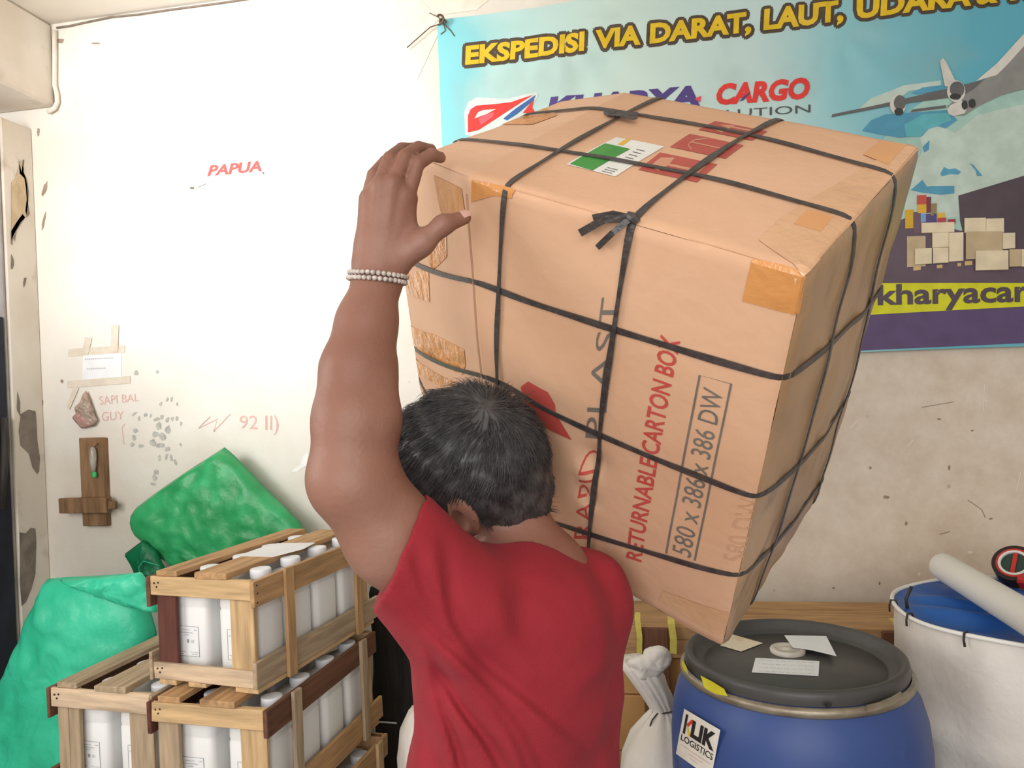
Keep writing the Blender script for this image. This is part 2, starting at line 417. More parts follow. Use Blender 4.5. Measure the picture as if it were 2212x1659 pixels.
flat('pen_scrawl', [text_px('SAPI BAL', [(216, 875), (300, 866), (300, 850), (214, 856)], None), text_px('GUY', [(220, 910), (268, 905), (268, 888), (220, 890)], None),
                    text_px('92 II)', [(518, 925), (602, 930), (602, 898), (518, 898)], None),
                    stroke2d([(455, 900), (430, 925), (470, 905), (462, 932), (498, 894)], 2.5), stroke2d([(268, 960), (264, 925), (270, 915)], 2)], wall_map(), M_pen, wall_back)
M_nail = mat('nail_iron', srgb(90, 80, 72), srgb(70, 62, 56), scale=30, rough=.5, metal=.4)
M_hole = ink('plug_hole', 120, 108, 96)
flat('drill_hole', [blob(415, 406, 5, 3, 10, .1), stroke2d([(427, 405), (446, 397)], 1.2), blob(569, 374, 2.5, 2)], wall_map(), M_hole, wall_back)
M_flake = mat('white_filler', srgb(250, 250, 248), srgb(240, 240, 236), scale=20, rough=.9)
flat('paint_flake', [[(632, 1016), (650, 1003), (655, 985), (662, 978), (670, 985), (672, 995), (664, 1005), (652, 1012), (645, 1018), (634, 1020)]], wall_map(.002), M_flake, wall_back)
# wire that runs along the ceiling corner and a conduit that drops beside the beam
M_wire = mat('grey_wire', srgb(140, 126, 112), srgb(120, 108, 98), scale=40, rough=.6)
wp = [PY(x, y, WY-.008) for x, y in [(122, 60), (150, 56), (190, 47), (240, 37), (300, 31), (360, 22), (420, 14), (480, 6), (560, -6), (700, -26)]]
V, F = tube(wp, .004, 6); tag(mobj('electric_wire', V, F, M_wire, smooth=True), 'thin grey electric wire stapled along the top of the white wall', 'wire')
cp = [PY(113, 66, WY-.012), PY(113, 120, WY-.012), PY(113, 185, WY-.012), PY(118, 205, WY-.012), PY(119, 222, WY-.012), PY(112, 235, WY-.02), PY(98, 243, WY-.02)]
cp = [c+np.array([.012, 0, 0]) for c in cp]
V, F = tube(cp, .010, 8); tag(mobj('conduit_pipe', V, F, M_beam, smooth=True), 'painted conduit pipe running down the corner beside the beam', 'pipe')
# ------------------------------------------------------------------ banner
BY = WY-.018
def bn_off(x, z):
    o = .0025*math.sin(7*x+3*z)+.002*math.sin(11*x-6*z+1)
    cx_, cz_ = x+0.28, z-2.9                       # creases radiating from the tied corner
    r = math.hypot(cx_, cz_); a = math.atan2(-cz_, cx_)
    o += .0045*math.sin(a*13)*math.exp(-r*2.2)*min(1, r*6)
    c2, c3 = x-.72, z-2.75
    r = math.hypot(c2, c3); a = math.atan2(-c3, c2)
    o += .0045*math.sin(a*9)*math.exp(-r*3)*min(1, r*8)
    return o
def bn_map(layer):
    def f(u):
        p = PY(u[0], u[1], BY)
        return np.array([p[0], BY-.009-bn_off(p[0], p[2])-layer*.0014, p[2]])
    return f
tl, bl = PY(946, 44, BY), PY(960, 745, BY)
BX0, BX1, BZ1 = PY(952, 200, BY)[0], 2.75, tl[2]
BZ0 = PY(1960, 760, BY)[2]
def banner_mat():
    m = mat('banner_vinyl', srgb(200, 222, 214), rough=.45, spec=.35)
    nt = m.node_tree; b = nt.nodes['Principled BSDF']; tc = nd(nt, 'ShaderNodeTexCoord')
    sp = nd(nt, 'ShaderNodeSeparateXYZ'); nt.links.new(tc.outputs['Object'], sp.inputs[0])
    nz = nd(nt, 'ShaderNodeTexNoise'); nz.inputs['Scale'].default_value = 2.4; nz.inputs['Detail'].default_value = 5
    nt.links.new(tc.outputs['Object'], nz.inputs['Vector'])
    ad = nd(nt, 'ShaderNodeMath', operation='MULTIPLY_ADD'); ad.inputs[1].default_value = .5
    nt.links.new(nz.outputs['Fac'], ad.inputs[0]); nt.links.new(sp.outputs['X'], ad.inputs[2])
    mr = nd(nt, 'ShaderNodeMapRange'); mr.inputs[1].default_value = BX0+.25; mr.inputs[2].default_value = BX0+2.5
    nt.links.new(ad.outputs[0], mr.inputs[0])
    rp = nd(nt, 'ShaderNodeValToRGB'); e = rp.color_ramp.elements
    e[0].position = 0; e[0].color = srgb(134, 208, 216); e[1].position = 1; e[1].color = srgb(96, 178, 200)
    for pos, c in ((.05, (140, 205, 210)), (.12, (182, 218, 214)), (.3, (206, 226, 216)), (.55, (200, 224, 220)), (.68, (150, 205, 212)), (.82, (104, 182, 200))):
        q = e.new(pos); q.color = srgb(*c)
    nt.links.new(mr.outputs[0], rp.inputs['Fac'])
    n2 = nd(nt, 'ShaderNodeTexNoise'); n2.inputs['Scale'].default_value = 3.6; n2.inputs['Detail'].default_value = 7
    nt.links.new(tc.outputs['Object'], n2.inputs['Vector'])
    r2 = nd(nt, 'ShaderNodeMapRange'); r2.inputs[1].default_value = .55; r2.inputs[2].default_value = .8; r2.inputs[4].default_value = .5
    nt.links.new(n2.outputs['Fac'], r2.inputs[0])
    mx = nd(nt, 'ShaderNodeMix', data_type='RGBA'); nt.links.new(r2.outputs[0], mx.inputs['Factor']); nt.links.new(rp.outputs['Color'], mx.inputs['A'])
    mx.inputs['B'].default_value = srgb(160, 180, 172); nt.links.new(mx.outputs['Result'], b.inputs['Base Color'])
    return m
M_ban = banner_mat()
ban = thing('banner', 'large pale blue cargo banner with yellow heading hung on the back wall', 'banner', (BX0, BY, BZ0))
nx, nz_ = 170, 80
V, F = [], []
for j in range(nz_+1):
    for i in range(nx+1):
        x = BX0+(BX1-BX0)*i/nx
        tz = BZ1+.035*math.sin((x-BX0)*1.2) - .018*math.sin(min(1, (x-BX0)/.9)*math.pi)
        bzz = BZ0-.006*math.sin((x-BX0)*3)
        z = bzz+(tz-bzz)*j/nz_
        if j == nz_ and i == 0: z -= .02
        V.append((x, BY-.009-bn_off(x, z), z))
for j in range(nz_):
    for i in range(nx): a = j*(nx+1)+i; F.append((a, a+1, a+nx+2, a+nx+1))
n0 = len(V)
V += [(v[0], v[1]+.002, v[2]) for v in V]
F += [tuple(reversed([i+n0 for i in f])) for f in F]
mobj('vinyl_sheet', V, F, M_ban, ban, smooth=True)
I_yel, I_out, I_red, I_pur, I_gry = ink('ink_yellow', 240, 200, 52, .45), ink('ink_outline', 92, 78, 66, .45), ink('ink_red', 238, 72, 66, .45), ink('ink_purple', 92, 76, 138, .45), ink('ink_grey', 96, 96, 96, .45)
I_wht = ink('ink_white', 236, 234, 226, .45); I_bar = ink('ink_bar_yellow', 226, 224, 52, .45); I_dark = ink('ink_dark', 96, 84, 92, .45); I_band = ink('ink_violet_band', 102, 84, 122, .45)
I_bar.node_tree.nodes['Principled BSDF'].inputs['Roughness'].default_value = .5
CUT = (13, 13)
def bprint(name, shapes, layer, m, parent=ban, **kw): return flat(name, shapes, bn_map(layer), m, parent, CUT, **kw)
base = lambda x: 143-.1130*(x-1003)-.000004*(x-1003)**2
def word(s, x0, x1, bold=.03, shear=.0, dx=0, dy=0):
    h0, h1 = 40+8*(x0-1003)/1100, 40+8*(x1-1003)/1100
    return text_px(s, [(x0+dx, base(x0)+dy), (x1+dx, base(x1)+dy), (x1+dx+2, base(x1)-h1+dy), (x0+dx+2, base(x0)-h0+dy)], None, bold, shear)
words = [('EKSPEDISI', 1006, 1262), ('VIA', 1285, 1384), ('DARAT,', 1403, 1622), ('LAUT,', 1648, 1820), ('UDARA', 1847, 2096), ('&', 2106, 2154), ('KARGO', 2180, 2440)]
outl = []
for w, a, b in words:
    for k in range(10):
        an = 2*math.pi*k/10; outl.append(word(w, a, b, .045, .0, 7.5*math.cos(an), 7.5*math.sin(an)))
bprint('heading_outline', outl, 1, I_out)
for w, a, b in words: bprint('heading_word', [word(w, a, b, .045, .0)], 2.4, I_yel)
# logo at the left
bprint('logo_halo', [[(1006, 292), (1004, 245), (1012, 224), (1030, 212), (1100, 214), (1160, 200), (1164, 206), (1140, 250), (1030, 300)]], 1, ink('ink_halo', 220, 231, 226, .45))
bprint('logo_red', [[(1012, 288), (1012, 252), (1018, 238), (1030, 230), (1105, 222), (1152, 207), (1100, 240), (1035, 282)]], 2, I_red)
bprint('logo_counter', [[(1026, 258), (1034, 244), (1046, 239), (1072, 237), (1052, 248)]], 3, I_wht)
bprint('logo_pink', [[(1034, 258), (1052, 248), (1068, 244), (1066, 254), (1040, 272)]], 3, ink('ink_pink', 244, 110, 122))
bprint('logo_blue', [[(1088, 258), (1110, 240), (1158, 207), (1152, 220), (1118, 248), (1096, 262)]], 2.5, ink('ink_blue', 72, 112, 172))
bprint('logo_tail', [[(1130, 246), (1146, 226), (1155, 216), (1150, 234), (1158, 246)]], 2.5, I_red)
# company lettering
def nm(s, x0, x1, m, lay, bold=.05, h=46):
    yb = lambda x: 230-.078*(x-1545)
    return bprint('name_lettering', [text_px(s, [(x0, yb(x0)), (x1, yb(x1)), (x1+2, yb(x1)-h), (x0+4, yb(x0)-h)], None, bold, .1)], lay, m)
nm('KHARYA', 1180, 1512, I_pur, 2); nm('CARGO', 1545, 1748, I_red, 2)
bprint('name_swoosh', [[(1596, 222), (1606, 210), (1622, 200), (1606, 218)]], 3.2, I_pur)
bprint('name_swoosh', [[(1500, 216), (1514, 210), (1512, 224), (1504, 220)]], 3.2, ink('ink_pink2', 240, 90, 110))
bprint('tagline_lettering', [text_px('SOLUTION', [(1500, 262), (1750, 244), (1750, 227), (1500, 245)], None, .0)], 2, I_gry)
# globe with continents
I_sea, I_land, I_teal = ink('ink_sea', 96, 166, 196, .45), ink('ink_land', 204, 222, 210, .45), ink('ink_teal', 108, 192, 202, .45)
gl = [(2150+300*math.cos(2*math.pi*k/56), min(690, 478+302*math.sin(2*math.pi*k/56))) for k in range(56)]
bprint('globe', [gl], 1, ink('ink_globe', 178, 214, 202, .45))
for q in ([(1850, 240), (1880, 215), (1950, 188), (2030, 176), (2030, 190), (1960, 200), (1930, 225), (1880, 235)],
                      [(1985, 300), (2010, 275), (2030, 275), (2060, 290), (2110, 250), (2240, 220), (2240, 420), (2080, 420), (2070, 470), (1960, 480), (1940, 400), (1990, 330)]): bprint('globe_land', [q], 1.6, I_land)
for q in ([(1860, 285), (1880, 262), (1910, 250), (1980, 245), (2045, 240), (2065, 262), (2040, 280), (2010, 272), (1990, 296), (1940, 300)],
                     [(1965, 205), (1990, 192), (2040, 185), (2036, 196), (1985, 206)],
                     [(1990, 320), (2005, 305), (2004, 325), (1994, 332)], [(2028, 378), (2036, 363), (2046, 368), (2060, 366), (2072, 373), (2066, 380), (2050, 378), (2032, 383)],
                     [(2090, 354), (2100, 360), (2118, 382), (2106, 383), (2104, 372)],
                     [(1965, 412), (1990, 390), (2000, 405), (2010, 404), (2058, 404), (2058, 420), (2030, 423), (1990, 418)]): bprint('globe_sea', [q], 2.2, I_sea)
bprint('globe_gulf', [[(1950, 272), (1990, 250), (2045, 246), (2052, 262), (2020, 276), (2000, 282), (1985, 298), (1955, 298)]], 2.8, I_teal)
# aeroplane
I_pw, I_pl, I_pd, I_pk = ink('ink_plane_wing', 112, 112, 112, .45), ink('ink_plane_light', 226, 222, 212, .45), ink('ink_plane_mid', 150, 150, 146, .45), ink('ink_plane_dark', 70, 72, 72, .45)
bprint('aeroplane_wing', [[(1796, 250), (1794, 256), (1920, 232), (2060, 212), (2160, 194), (2156, 168), (2100, 180), (1930, 222)]], 3.4, I_pw)
bprint('aeroplane_fuselage', [[(2044, 232), (2060, 218), (2100, 196), (2150, 150), (2230, 70), (2230, 190), (2160, 208), (2110, 232), (2080, 252), (2052, 252)]], 3.8, I_pd)
bprint('aeroplane_stripe', [[(2105, 178), (2150, 140), (2230, 52), (2230, 78), (2175, 140), (2150, 165)]], 4.4, I_pl)
bprint('aeroplane_nose', [[(2042, 240), (2050, 230), (2072, 220), (2090, 226), (2080, 248), (2056, 254), (2046, 250)]], 4.6, I_pl)
bprint('aeroplane_tail', [[(2027, 136), (2034, 129), (2040, 136), (2060, 176), (2056, 190), (2038, 190)]], 4.4, I_pl)
bprint('aeroplane_tailplane', [[(1962, 246), (1968, 240), (2040, 230), (2040, 236)]], 4.2, I_pw)
for q in ((1936, 230, 17, 22), (2062, 200, 20, 24)): bprint('aeroplane_engine', [blob(*q, 18, .02)], 4.8, I_pl)
for q in ((1940, 226, 13, 16), (2064, 196, 16, 17)): bprint('aeroplane_intake', [blob(*q, 18, .02)], 5.4, I_pw)
for q in ((2080, 230, 7, 10), (2096, 227, 8, 10), (1938, 245, 10, 8), (2060, 212, 12, 7)): bprint('aeroplane_wheel', [blob(*q, 12, .05)], 5.8, I_pk)
# dark lorry side, freight containers and cartons
bprint('lorry_side', [[(2066, 425), (2240, 372), (2240, 560), (2090, 560), (2070, 480)]], 3, I_dark)
bprint('quay', [[(1880, 500), (1960, 470), (2070, 500), (2240, 520), (2240, 612), (1850, 612)]], 2.6, ink('ink_quay', 108, 92, 104, .45))
cont = [((1978, 424, 1998, 444), (214, 96, 84)), ((1978, 444, 1998, 462), (236, 188, 70)), ((1953, 455, 1970, 495), (228, 180, 60)), ((1986, 464, 1997, 482), (130, 170, 214)),
        ((1997, 464, 2020, 484), (96, 84, 130)), ((2022, 462, 2037, 473), (232, 190, 80)), ((2022, 473, 2040, 483), (196, 84, 90)), ((1970, 460, 1986, 506), (120, 98, 110)),
        ((1998, 428, 2008, 462), (130, 74, 80)), ((2008, 442, 2020, 468), (160, 140, 100)), ((2044, 476, 2060, 486), (170, 70, 84))]
for i, ((a, b, c, d), col) in enumerate(cont):
    bprint('printed_container', [[(a, d), (c, d-1), (c, b-1), (a, b)]], 3.6, ink('ink_container_%d' % i, *col, .45))
I_c1, I_c2, I_c3 = ink('ink_carton_light', 238, 222, 190, .45), ink('ink_carton_shade', 206, 184, 148, .45), ink('ink_pallet', 222, 188, 130, .45)
crt = [(1957, 512, 1996, 578, 1), (1987, 483, 2057, 505, 0), (2010, 505, 2045, 537, 0), (2045, 505, 2076, 567, 0), (2078, 474, 2124, 505, 0), (2124, 475, 2163, 506, 0), (2081, 503, 2160, 562, 1),
       (2160, 506, 2187, 540, 0), (1972, 539, 2008, 573, 0), (2010, 538, 2043, 571, 0), (2101, 544, 2172, 586, 0), (2174, 541, 2210, 578, 1), (2200, 541, 2240, 578, 0)]
for i, (a, b, c, d, t) in enumerate(crt):
    o = bprint('printed_carton', [[(a, d), (c, d-2), (c, b-1), (a, b)]], 4.2+.5*i, (I_c1, I_c2)[t])
    flat('carton_edge', [stroke2d([(a, b), (a, d), (c, d-2)], 1.3)], bn_map(4.45+.5*i), I_c2, o, CUT)
for q in ([(1970, 576), (1986, 575), (1986, 584), (1970, 586)], [(2020, 574), (2032, 573), (2032, 580), (2020, 581)], [(2064, 570), (2072, 570), (2072, 576), (2064, 577)], [(2080, 566), (2096, 565), (2096, 574), (2080, 575)]): bprint('printed_pallet_foot', [q], 3.8, I_c3)
# bottom bands and web address
def bn_world(layer):
    return lambda u: np.array([u[0], BY-.009-bn_off(u[0], u[1])-layer*.0014, u[1]])
zv1, za1 = PY(1960, 676, BY)[2], PY(1960, 602, BY)[2]; xa0 = PY(1330, 640, BY)[0]
flat('violet_band', [[(BX0+.004, BZ0+.012), (BX1-.004, BZ0+.012), (BX1-.004, za1+.012), (BX0+.004, za1+.012)]], bn_world(1.2), I_band, ban, (.025, .025))
flat('address_bar', [[(xa0, zv1), (BX1-.06, zv1), (BX1-.06, za1), (xa0, za1)]], bn_world(2.2), I_bar, ban, (.025, .025))
ab = lambda x: 660-.022*(x-1895)
bprint('address_lettering', [text_px('kharyacargo.com', [(1894, ab(1894)), (2460, ab(2460)), (2460, ab(2460)-52), (1894, ab(1894)-44)], None, .028)], 3.2, I_dark)
# tie and tape at the banner's upper left corner
M_cord = mat('dark_cord', srgb(120, 100, 84), srgb(90, 74, 62), scale=60, rough=.8)
kn = PY(958, 50, BY-.02)
prt = [tube([kn+np.array([.01*math.cos(a), -.004*k, .012*math.sin(a)]) for k, a in enumerate(np.linspace(0, 9, 14))], .005, 6),
       tube([kn, PY(930, 58, BY-.01), PY(905, 80, BY-.008), PY(879, 103, BY-.004)], .0022, 6), tube([kn, PY(962, 66, BY-.012), PY(952, 74, BY-.012)], .002, 6), tube([kn, PY(975, 68, BY-.012), PY(982, 78, BY-.012)], .002, 6),
       tube([kn, PY(948, 38, BY-.012), PY(928, 28, BY-.006)], .002, 6)]
V, F = merge(prt); tag(mobj('tie_cord', V, F, M_cord, smooth=True), 'brown cord knotted through the banner corner by the white wall', 'cord')
M_tape0 = mat('aged_paper_tape', srgb(236, 226, 210), srgb(226, 214, 196), scale=20, rough=.6)
def strip_px(name, pts, label, cat='tape', group=None, m=None, off=.0022, th=.0006, parent=None):
    f = [PY(x, y, WY)+np.array([0, -off, 0]) for x, y in pts]; b = [p+np.array([0, th, 0]) for p in f]; n = len(f)
    F = [tuple(range(n)), tuple(reversed(range(n, 2*n)))]+[(i, n+i, n+(i+1) % n, (i+1) % n) for i in range(n)]
    o = mobj(name, f+b, F, m or M_tape0, parent)
    return tag(o, label, cat, group) if parent is None else o
strip_px('tape_strip', [(877, 4), (905, -4), (950, 40), (930, 62)], 'yellowed tape strip running up from the banner corner', 'tape')
strip_px('tape_strip', [(930, 62), (948, 72), (902, 172), (888, 160)], 'yellowed tape strip running down from the banner corner', 'tape')
strip_px('tape_strip', [(940, -10), (1068, -10), (1030, 22), (942, 34)], 'wide yellowed tape patch above the banner corner', 'tape')
# ------------------------------------------------------------------ strapped carton on the man's shoulder
BS = 0.87
bW, bD, bH = .5*BS, .44545*BS, .7316*BS
def cam2w(v): return CAM + CR*v[0] + CF*v[1] + CU*v[2]
_O = cam2w(np.array([-0.036, 1.558, -0.275])*BS)
_ax = np.array([[0.8495, -0.3597, -0.386], [0.5181, 0.7074, 0.4808], [0.1002, -0.6084, 0.7873]])
BR = 0.010
def b2w(p): return _O + _ax[0]*p[0] + _ax[1]*p[1] + _ax[2]*p[2]
TA, TB = 0.50, 0.22
def cap_shift(T, y, z): return np.array([-T, TA*T*(1-2*y/bD)*.9, -TB*T*(2*z/bH-1)*.9])
def _solveT(y, z, tx):
    lo, hi = 0.0, .3
    for _ in range(30):
        m = (lo+hi)/2
        if proj(b2w(np.array([0, y, z])+cap_shift(m, y, z)))[0] > tx: lo = m
        else: hi = m
    return lo
_prof = [(0, 905), (760, 888), (720, 882), (660, 874), (610, 868), (540, 880), (470, 900), (420, 915), (365, 931)]
def _tx(py): return float(np.interp(py, [350, 420, 470, 540, 610, 660, 720, 760, 870, 1100], [896, 878, 874, 870, 866, 872, 882, 888, 901, 930]))
_Tz = []
for k in range(21):
    z = bH*k/20; tx = 900
    for _ in range(6):
        T = _solveT(0, z, tx); tx = _tx(proj(b2w(np.array([0, 0, z])+cap_shift(T, 0, z)))[1])
    _Tz.append(T)
_Tb = _solveT(bD, bH, 1205)
print('cap', [round(t, 3) for t in _Tz[::4]], _Tb)
def capT(y, z):
    return float(np.interp(z, np.linspace(0, bH, 21), _Tz))*(1-y/bD) + _Tb*(y/bD)
def bwarp(p, nrm, off=0.0):
    """point on the nominal carton surface -> rounded, bulged, bent carton (box coordinates)."""
    p = np.array(p, float); nrm = np.array(nrm, float)
    t = max(0.0, -p[0]/.1) if p[0] < 0 else 0.0
    lo = np.array([-.1, 0, 0])+BR; hi = np.array([bW, bD, bH])-BR
    q = np.clip(p, lo, hi); d = p-q; L = np.linalg.norm(d)
    n = d/L if L > 1e-9 else nrm
    a, b, c = np.clip([p[0]/bW, p[1]/bD, p[2]/bH], 0, 1)
    bul = 0.0
    if abs(nrm[1]) > .5: bul = .010*math.sin(math.pi*a)*math.sin(math.pi*c)
    elif abs(nrm[2]) > .5: bul = .011*math.sin(math.pi*a)*math.sin(math.pi*b)
    elif abs(nrm[0]) > .5: bul = .014*math.sin(math.pi*b)*math.sin(math.pi*c)
    nz = noise.noise(Vector((p[0]*9+nrm[0]*3, p[1]*9+nrm[1]*5, p[2]*9)))*.0022
    if nrm[0] > .5: nz += .004*noise.noise(Vector((p[1]*26, p[2]*14, 3.0)))
    # dents on the front
    if nrm[1] < -.5:
        for dx, dz, r, am in ((.47, .42, .022, -.006), (.44, .36, .014, .005), (.45, .29, .014, -.005), (.45, .26, .012, .004), (.12, .5, .05, -.004), (.3, .62, .08, .003)):
            nz += 1.5*am*math.exp(-(((a-dx)*bW)**2+((c-dz)*bH)**2)/(r*r))
    e = min(1.0, 12*min(max(a, 0 if p[0] > 0 else 1), 1-a if a < 1 else 1, 1)) if False else 1.0
    out = q + n*(BR + off + bul + nz)
    if p[0] < 0: out[0] = out[0]; out = np.array([min(out[0], 0) if L < 1e-9 else out[0], out[1], out[2]])
    if p[0] < 0:
        y, z = np.clip(p[1], 0, bD), np.clip(p[2], 0, bH)
        sh = cap_shift(capT(y, z), y, z); tt = min(t, 1.0)
        dx = out[0]; out = out + sh*tt; out[0] = sh[0]*tt + (dx - max(p[0], -.1))
    return out
def surf(face, a, b, off=0.0):
    if face == 'front': p, n = (a*bW if a >= 0 else a*.1, 0, b*bH), (0, -1, 0)
    elif face == 'back': p, n = (a*bW if a >= 0 else a*.1, bD, b*bH), (0, 1, 0)
    elif face == 'top': p, n = (a*bW if a >= 0 else a*.1, b*bD, bH), (0, 0, 1)
    elif face == 'bottom': p, n = (a*bW if a >= 0 else a*.1, b*bD, 0), (0, 0, -1)
    elif face == 'right': p, n = (bW, a*bD, b*bH), (1, 0, 0)
    else: p, n = (-.1, a*bD, b*bH), (-1, 0, 0)
    return b2w(bwarp(p, n, off)), _ax.T @ np.array(n, float)
def face_uv(face, px, py):
    r = ray(px, py); o = CAM-_O
    ol = np.array([_ax[i]@o for i in range(3)]); rl = np.array([_ax[i]@r for i in range(3)])
    if face == 'front': t = (0-.006-ol[1])/rl[1]; p = ol+rl*t; return (p[0]/bW, p[2]/bH)
    if face == 'top': t = (bH+.006-ol[2])/rl[2]; p = ol+rl*t; return (p[0]/bW, p[1]/bD)
    if face == 'right': t = (bW+.006-ol[0])/rl[0]; p = ol+rl*t; return (p[1]/bD, p[2]/bH)
def cap_uv(px, py, face='front'):
    """pixel -> (a<0, b) on the bent strip, by search."""
    best = None
    for i in range(0, 21):
        for j in range(0, 61):
            a, b = -i/20, j/60
            q = proj(surf(face, a, b)[0]); e = (q[0]-px)**2+(q[1]-py)**2
            if best is None or e < best[0]: best = (e, a, b)
    return best[1:]
M_card = mat('corrugated_cardboard', srgb(219, 176, 143), srgb(213, 168, 134), scale=5, rough=.62, bump=.0012, bscale=40, spec=.25, c3=srgb(208, 164, 130), s3=3, lo3=.55, hi3=.8)
M_card_in = mat('cardboard_cap', srgb(226, 184, 152), srgb(218, 174, 142), scale=5, rough=.62, bump=.0012, bscale=40, spec=.25)
M_tape = mat('brown_packing_tape', srgb(214, 150, 88), srgb(200, 134, 74), scale=8, rough=.18, bump=.004, bscale=30, spec=.6)
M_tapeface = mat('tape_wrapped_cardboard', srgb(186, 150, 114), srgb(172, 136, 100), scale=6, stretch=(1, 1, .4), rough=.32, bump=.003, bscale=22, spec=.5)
M_film = mat('clear_tape_over_card', srgb(222, 176, 138), srgb(214, 168, 128), scale=8, rough=.16, bump=.003, bscale=36, spec=.6)
M_strap = mat('black_strapping', srgb(78, 72, 70), srgb(58, 54, 53), scale=60, stretch=(1, 1, 1), rough=.35, bump=.0012, bscale=220, spec=.55)
carton = thing('carton', 'large cardboard carton bound with black straps, carried on the shoulder of the man in red', 'box', b2w((bW/2, bD/2, 0)))
def grid_face(face, a0, a1, na, nb, flip=False, off=0.0):
    V = [surf(face, a, b, off)[0] for b in np.linspace(0, 1, nb+1) for a in np.linspace(a0, a1, na+1)]
    F = []
    for j in range(nb):
        for i in range(na):
            k = j*(na+1)+i; f = (k, k+1, k+na+2, k+na+1); F.append(tuple(reversed(f)) if flip else f)
    return V, F
main = [grid_face('front', 0, 1, 44, 64), grid_face('back', 0, 1, 20, 30, True), grid_face('top', 0, 1, 44, 40), grid_face('bottom', 0, 1, 20, 16, True)]
V, F = merge(main); bm = bmesh.new()
nb_ = len(F)
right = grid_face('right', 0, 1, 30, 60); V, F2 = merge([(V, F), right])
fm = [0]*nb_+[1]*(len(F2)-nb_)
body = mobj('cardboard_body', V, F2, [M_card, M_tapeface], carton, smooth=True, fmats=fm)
bm = bmesh.new(); bm.from_mesh(body.data); bmesh.ops.remove_doubles(bm, verts=bm.verts, dist=.0004); bm.to_mesh(body.data); bm.free()
capp = [grid_face('front', -1, 0, 10, 64), grid_face('back', -1, 0, 6, 30, True), grid_face('top', -1, 0, 10, 40), grid_face('bottom', -1, 0, 6, 16, True), grid_face('left', 0, 1, 20, 40, True)]
V, F = merge(capp); cp_ = mobj('cardboard_cap', V, F, M_card_in, carton, smooth=True, label='bent cardboard cap sleeved over the end of the carton')
bm = bmesh.new(); bm.from_mesh(cp_.data); bmesh.ops.remove_doubles(bm, verts=bm.verts, dist=.0004); bm.to_mesh(cp_.data); bm.free()
def smap(face, layer): return lambda u: surf(face, u[0], u[1], .0005+.0004*layer)[0]
def bxprint(name, face, polys, m, layer=1, **kw):
    sh = []
    for p in polys:
        if isinstance(p, tuple): sh.append((np.array([face_uv(face, *v) for v in p[0]]), p[1]))
        else: sh.append(poly2d([face_uv(face, *v) for v in p]))
    V, F = print_mesh(sh, smap(face, layer), (.03, .03)); return mobj(name, V, F, m, carton, **kw)
K_red = mat('print_red', srgb(196, 84, 76), srgb(190, 76, 68), scale=20, rough=.6, spec=.2)
K_redd = mat('print_brick', srgb(184, 92, 82), srgb(176, 84, 74), scale=20, rough=.5, spec=.3)
K_gry = mat('print_grey', srgb(124, 116, 108), srgb(112, 104, 96), scale=20, rough=.6, spec=.2)
K_faint = mat('print_faint', srgb(206, 162, 130), srgb(200, 156, 124), scale=20, rough=.6, spec=.2)
K_wht = mat('sticker_white', srgb(232, 230, 222), srgb(222, 220, 212), scale=30, rough=.4)
K_grn = mat('sticker_green', srgb(74, 150, 70), srgb(66, 138, 62), scale=30, rough=.4)
K_yel = mat('sticker_yellow', srgb(226, 180, 70), rough=.4)
bxprint('printed_lettering', 'front', [text_px('RETURNABLE CARTON BOX', [(1384, 1217), (1468, 738), (1427, 722), (1351, 1206)], None, .018)], K_red)
bxprint('printed_lettering', 'front', [text_px('580 x 386 x 386 DW', [(1491, 1207), (1561, 850), (1520, 836), (1452, 1190)], None, .0)], K_gry)
fr = [(1439, 1196), (1511, 811), (1577, 832), (1500, 1212)]
bxprint('printed_frame', 'front', [stroke2d([fr[0], fr[1], fr[2], fr[3]], 4.5)], K_gry, .8)
bxprint('printed_lettering', 'front', [text_px('PLAST', [(1310, 945), (1338, 643), (1300, 643), (1268, 942)], None, -.008)], K_gry)
bxprint('printed_lettering', 'front', [text_px('RAPID', [(1275, 1165), (1297, 975), (1262, 975), (1238, 1165)], None, -.008)], K_red)
bxprint('printed_lettering', 'front', [text_px('580 DW', [(1606, 1225), (1640, 1090), (1596, 1078), (1560, 1212)], None, -.01)], K_faint)
bxprint('printed_emblem', 'front', [[(1122, 838), (1143, 822), (1188, 842), (1204, 870), (1204, 890), (1238, 948), (1176, 922), (1142, 898), (1128, 872)]], K_red)
sq = [[(1379, 371), (1425, 338), (1548, 365), (1505, 401)], [(1446, 327), (1489, 298), (1605, 323), (1566, 353)], [(1508, 287), (1544, 262), (1657, 287), (1623, 311)]]
for q in sq: bxprint('handling_square', 'top', [q], K_redd)
K_tan = mat('print_knockout', srgb(206, 150, 122), srgb(200, 144, 114), scale=20, rough=.5)
def insq(q, pts):
    f = quadmap([q[0], q[3], q[2], q[1]]); return [f(p) for p in pts]
bxprint('handling_symbol', 'top', [insq(sq[0], [(.1, .25), (.3, .12), (.34, .5), (.3, .88), (.1, .75)]), insq(sq[0], [(.34, .44), (.8, .44), (.8, .56), (.34, .56)]), insq(sq[0], [(.8, .2), (.88, .2), (.88, .8), (.8, .8)])], K_tan, 1.8)
bxprint('handling_symbol', 'top', [stroke2d(insq(sq[1], [(.2, .5), (.8, .5)]), 2.5), stroke2d(insq(sq[1], [(.35, .1), (.22, .3), (.2, .5), (.22, .7), (.35, .9)]), 2.5), stroke2d(insq(sq[1], [(.8, .5), (.88, .4), (.84, .3)]), 2.5)], K_tan, 1.8)
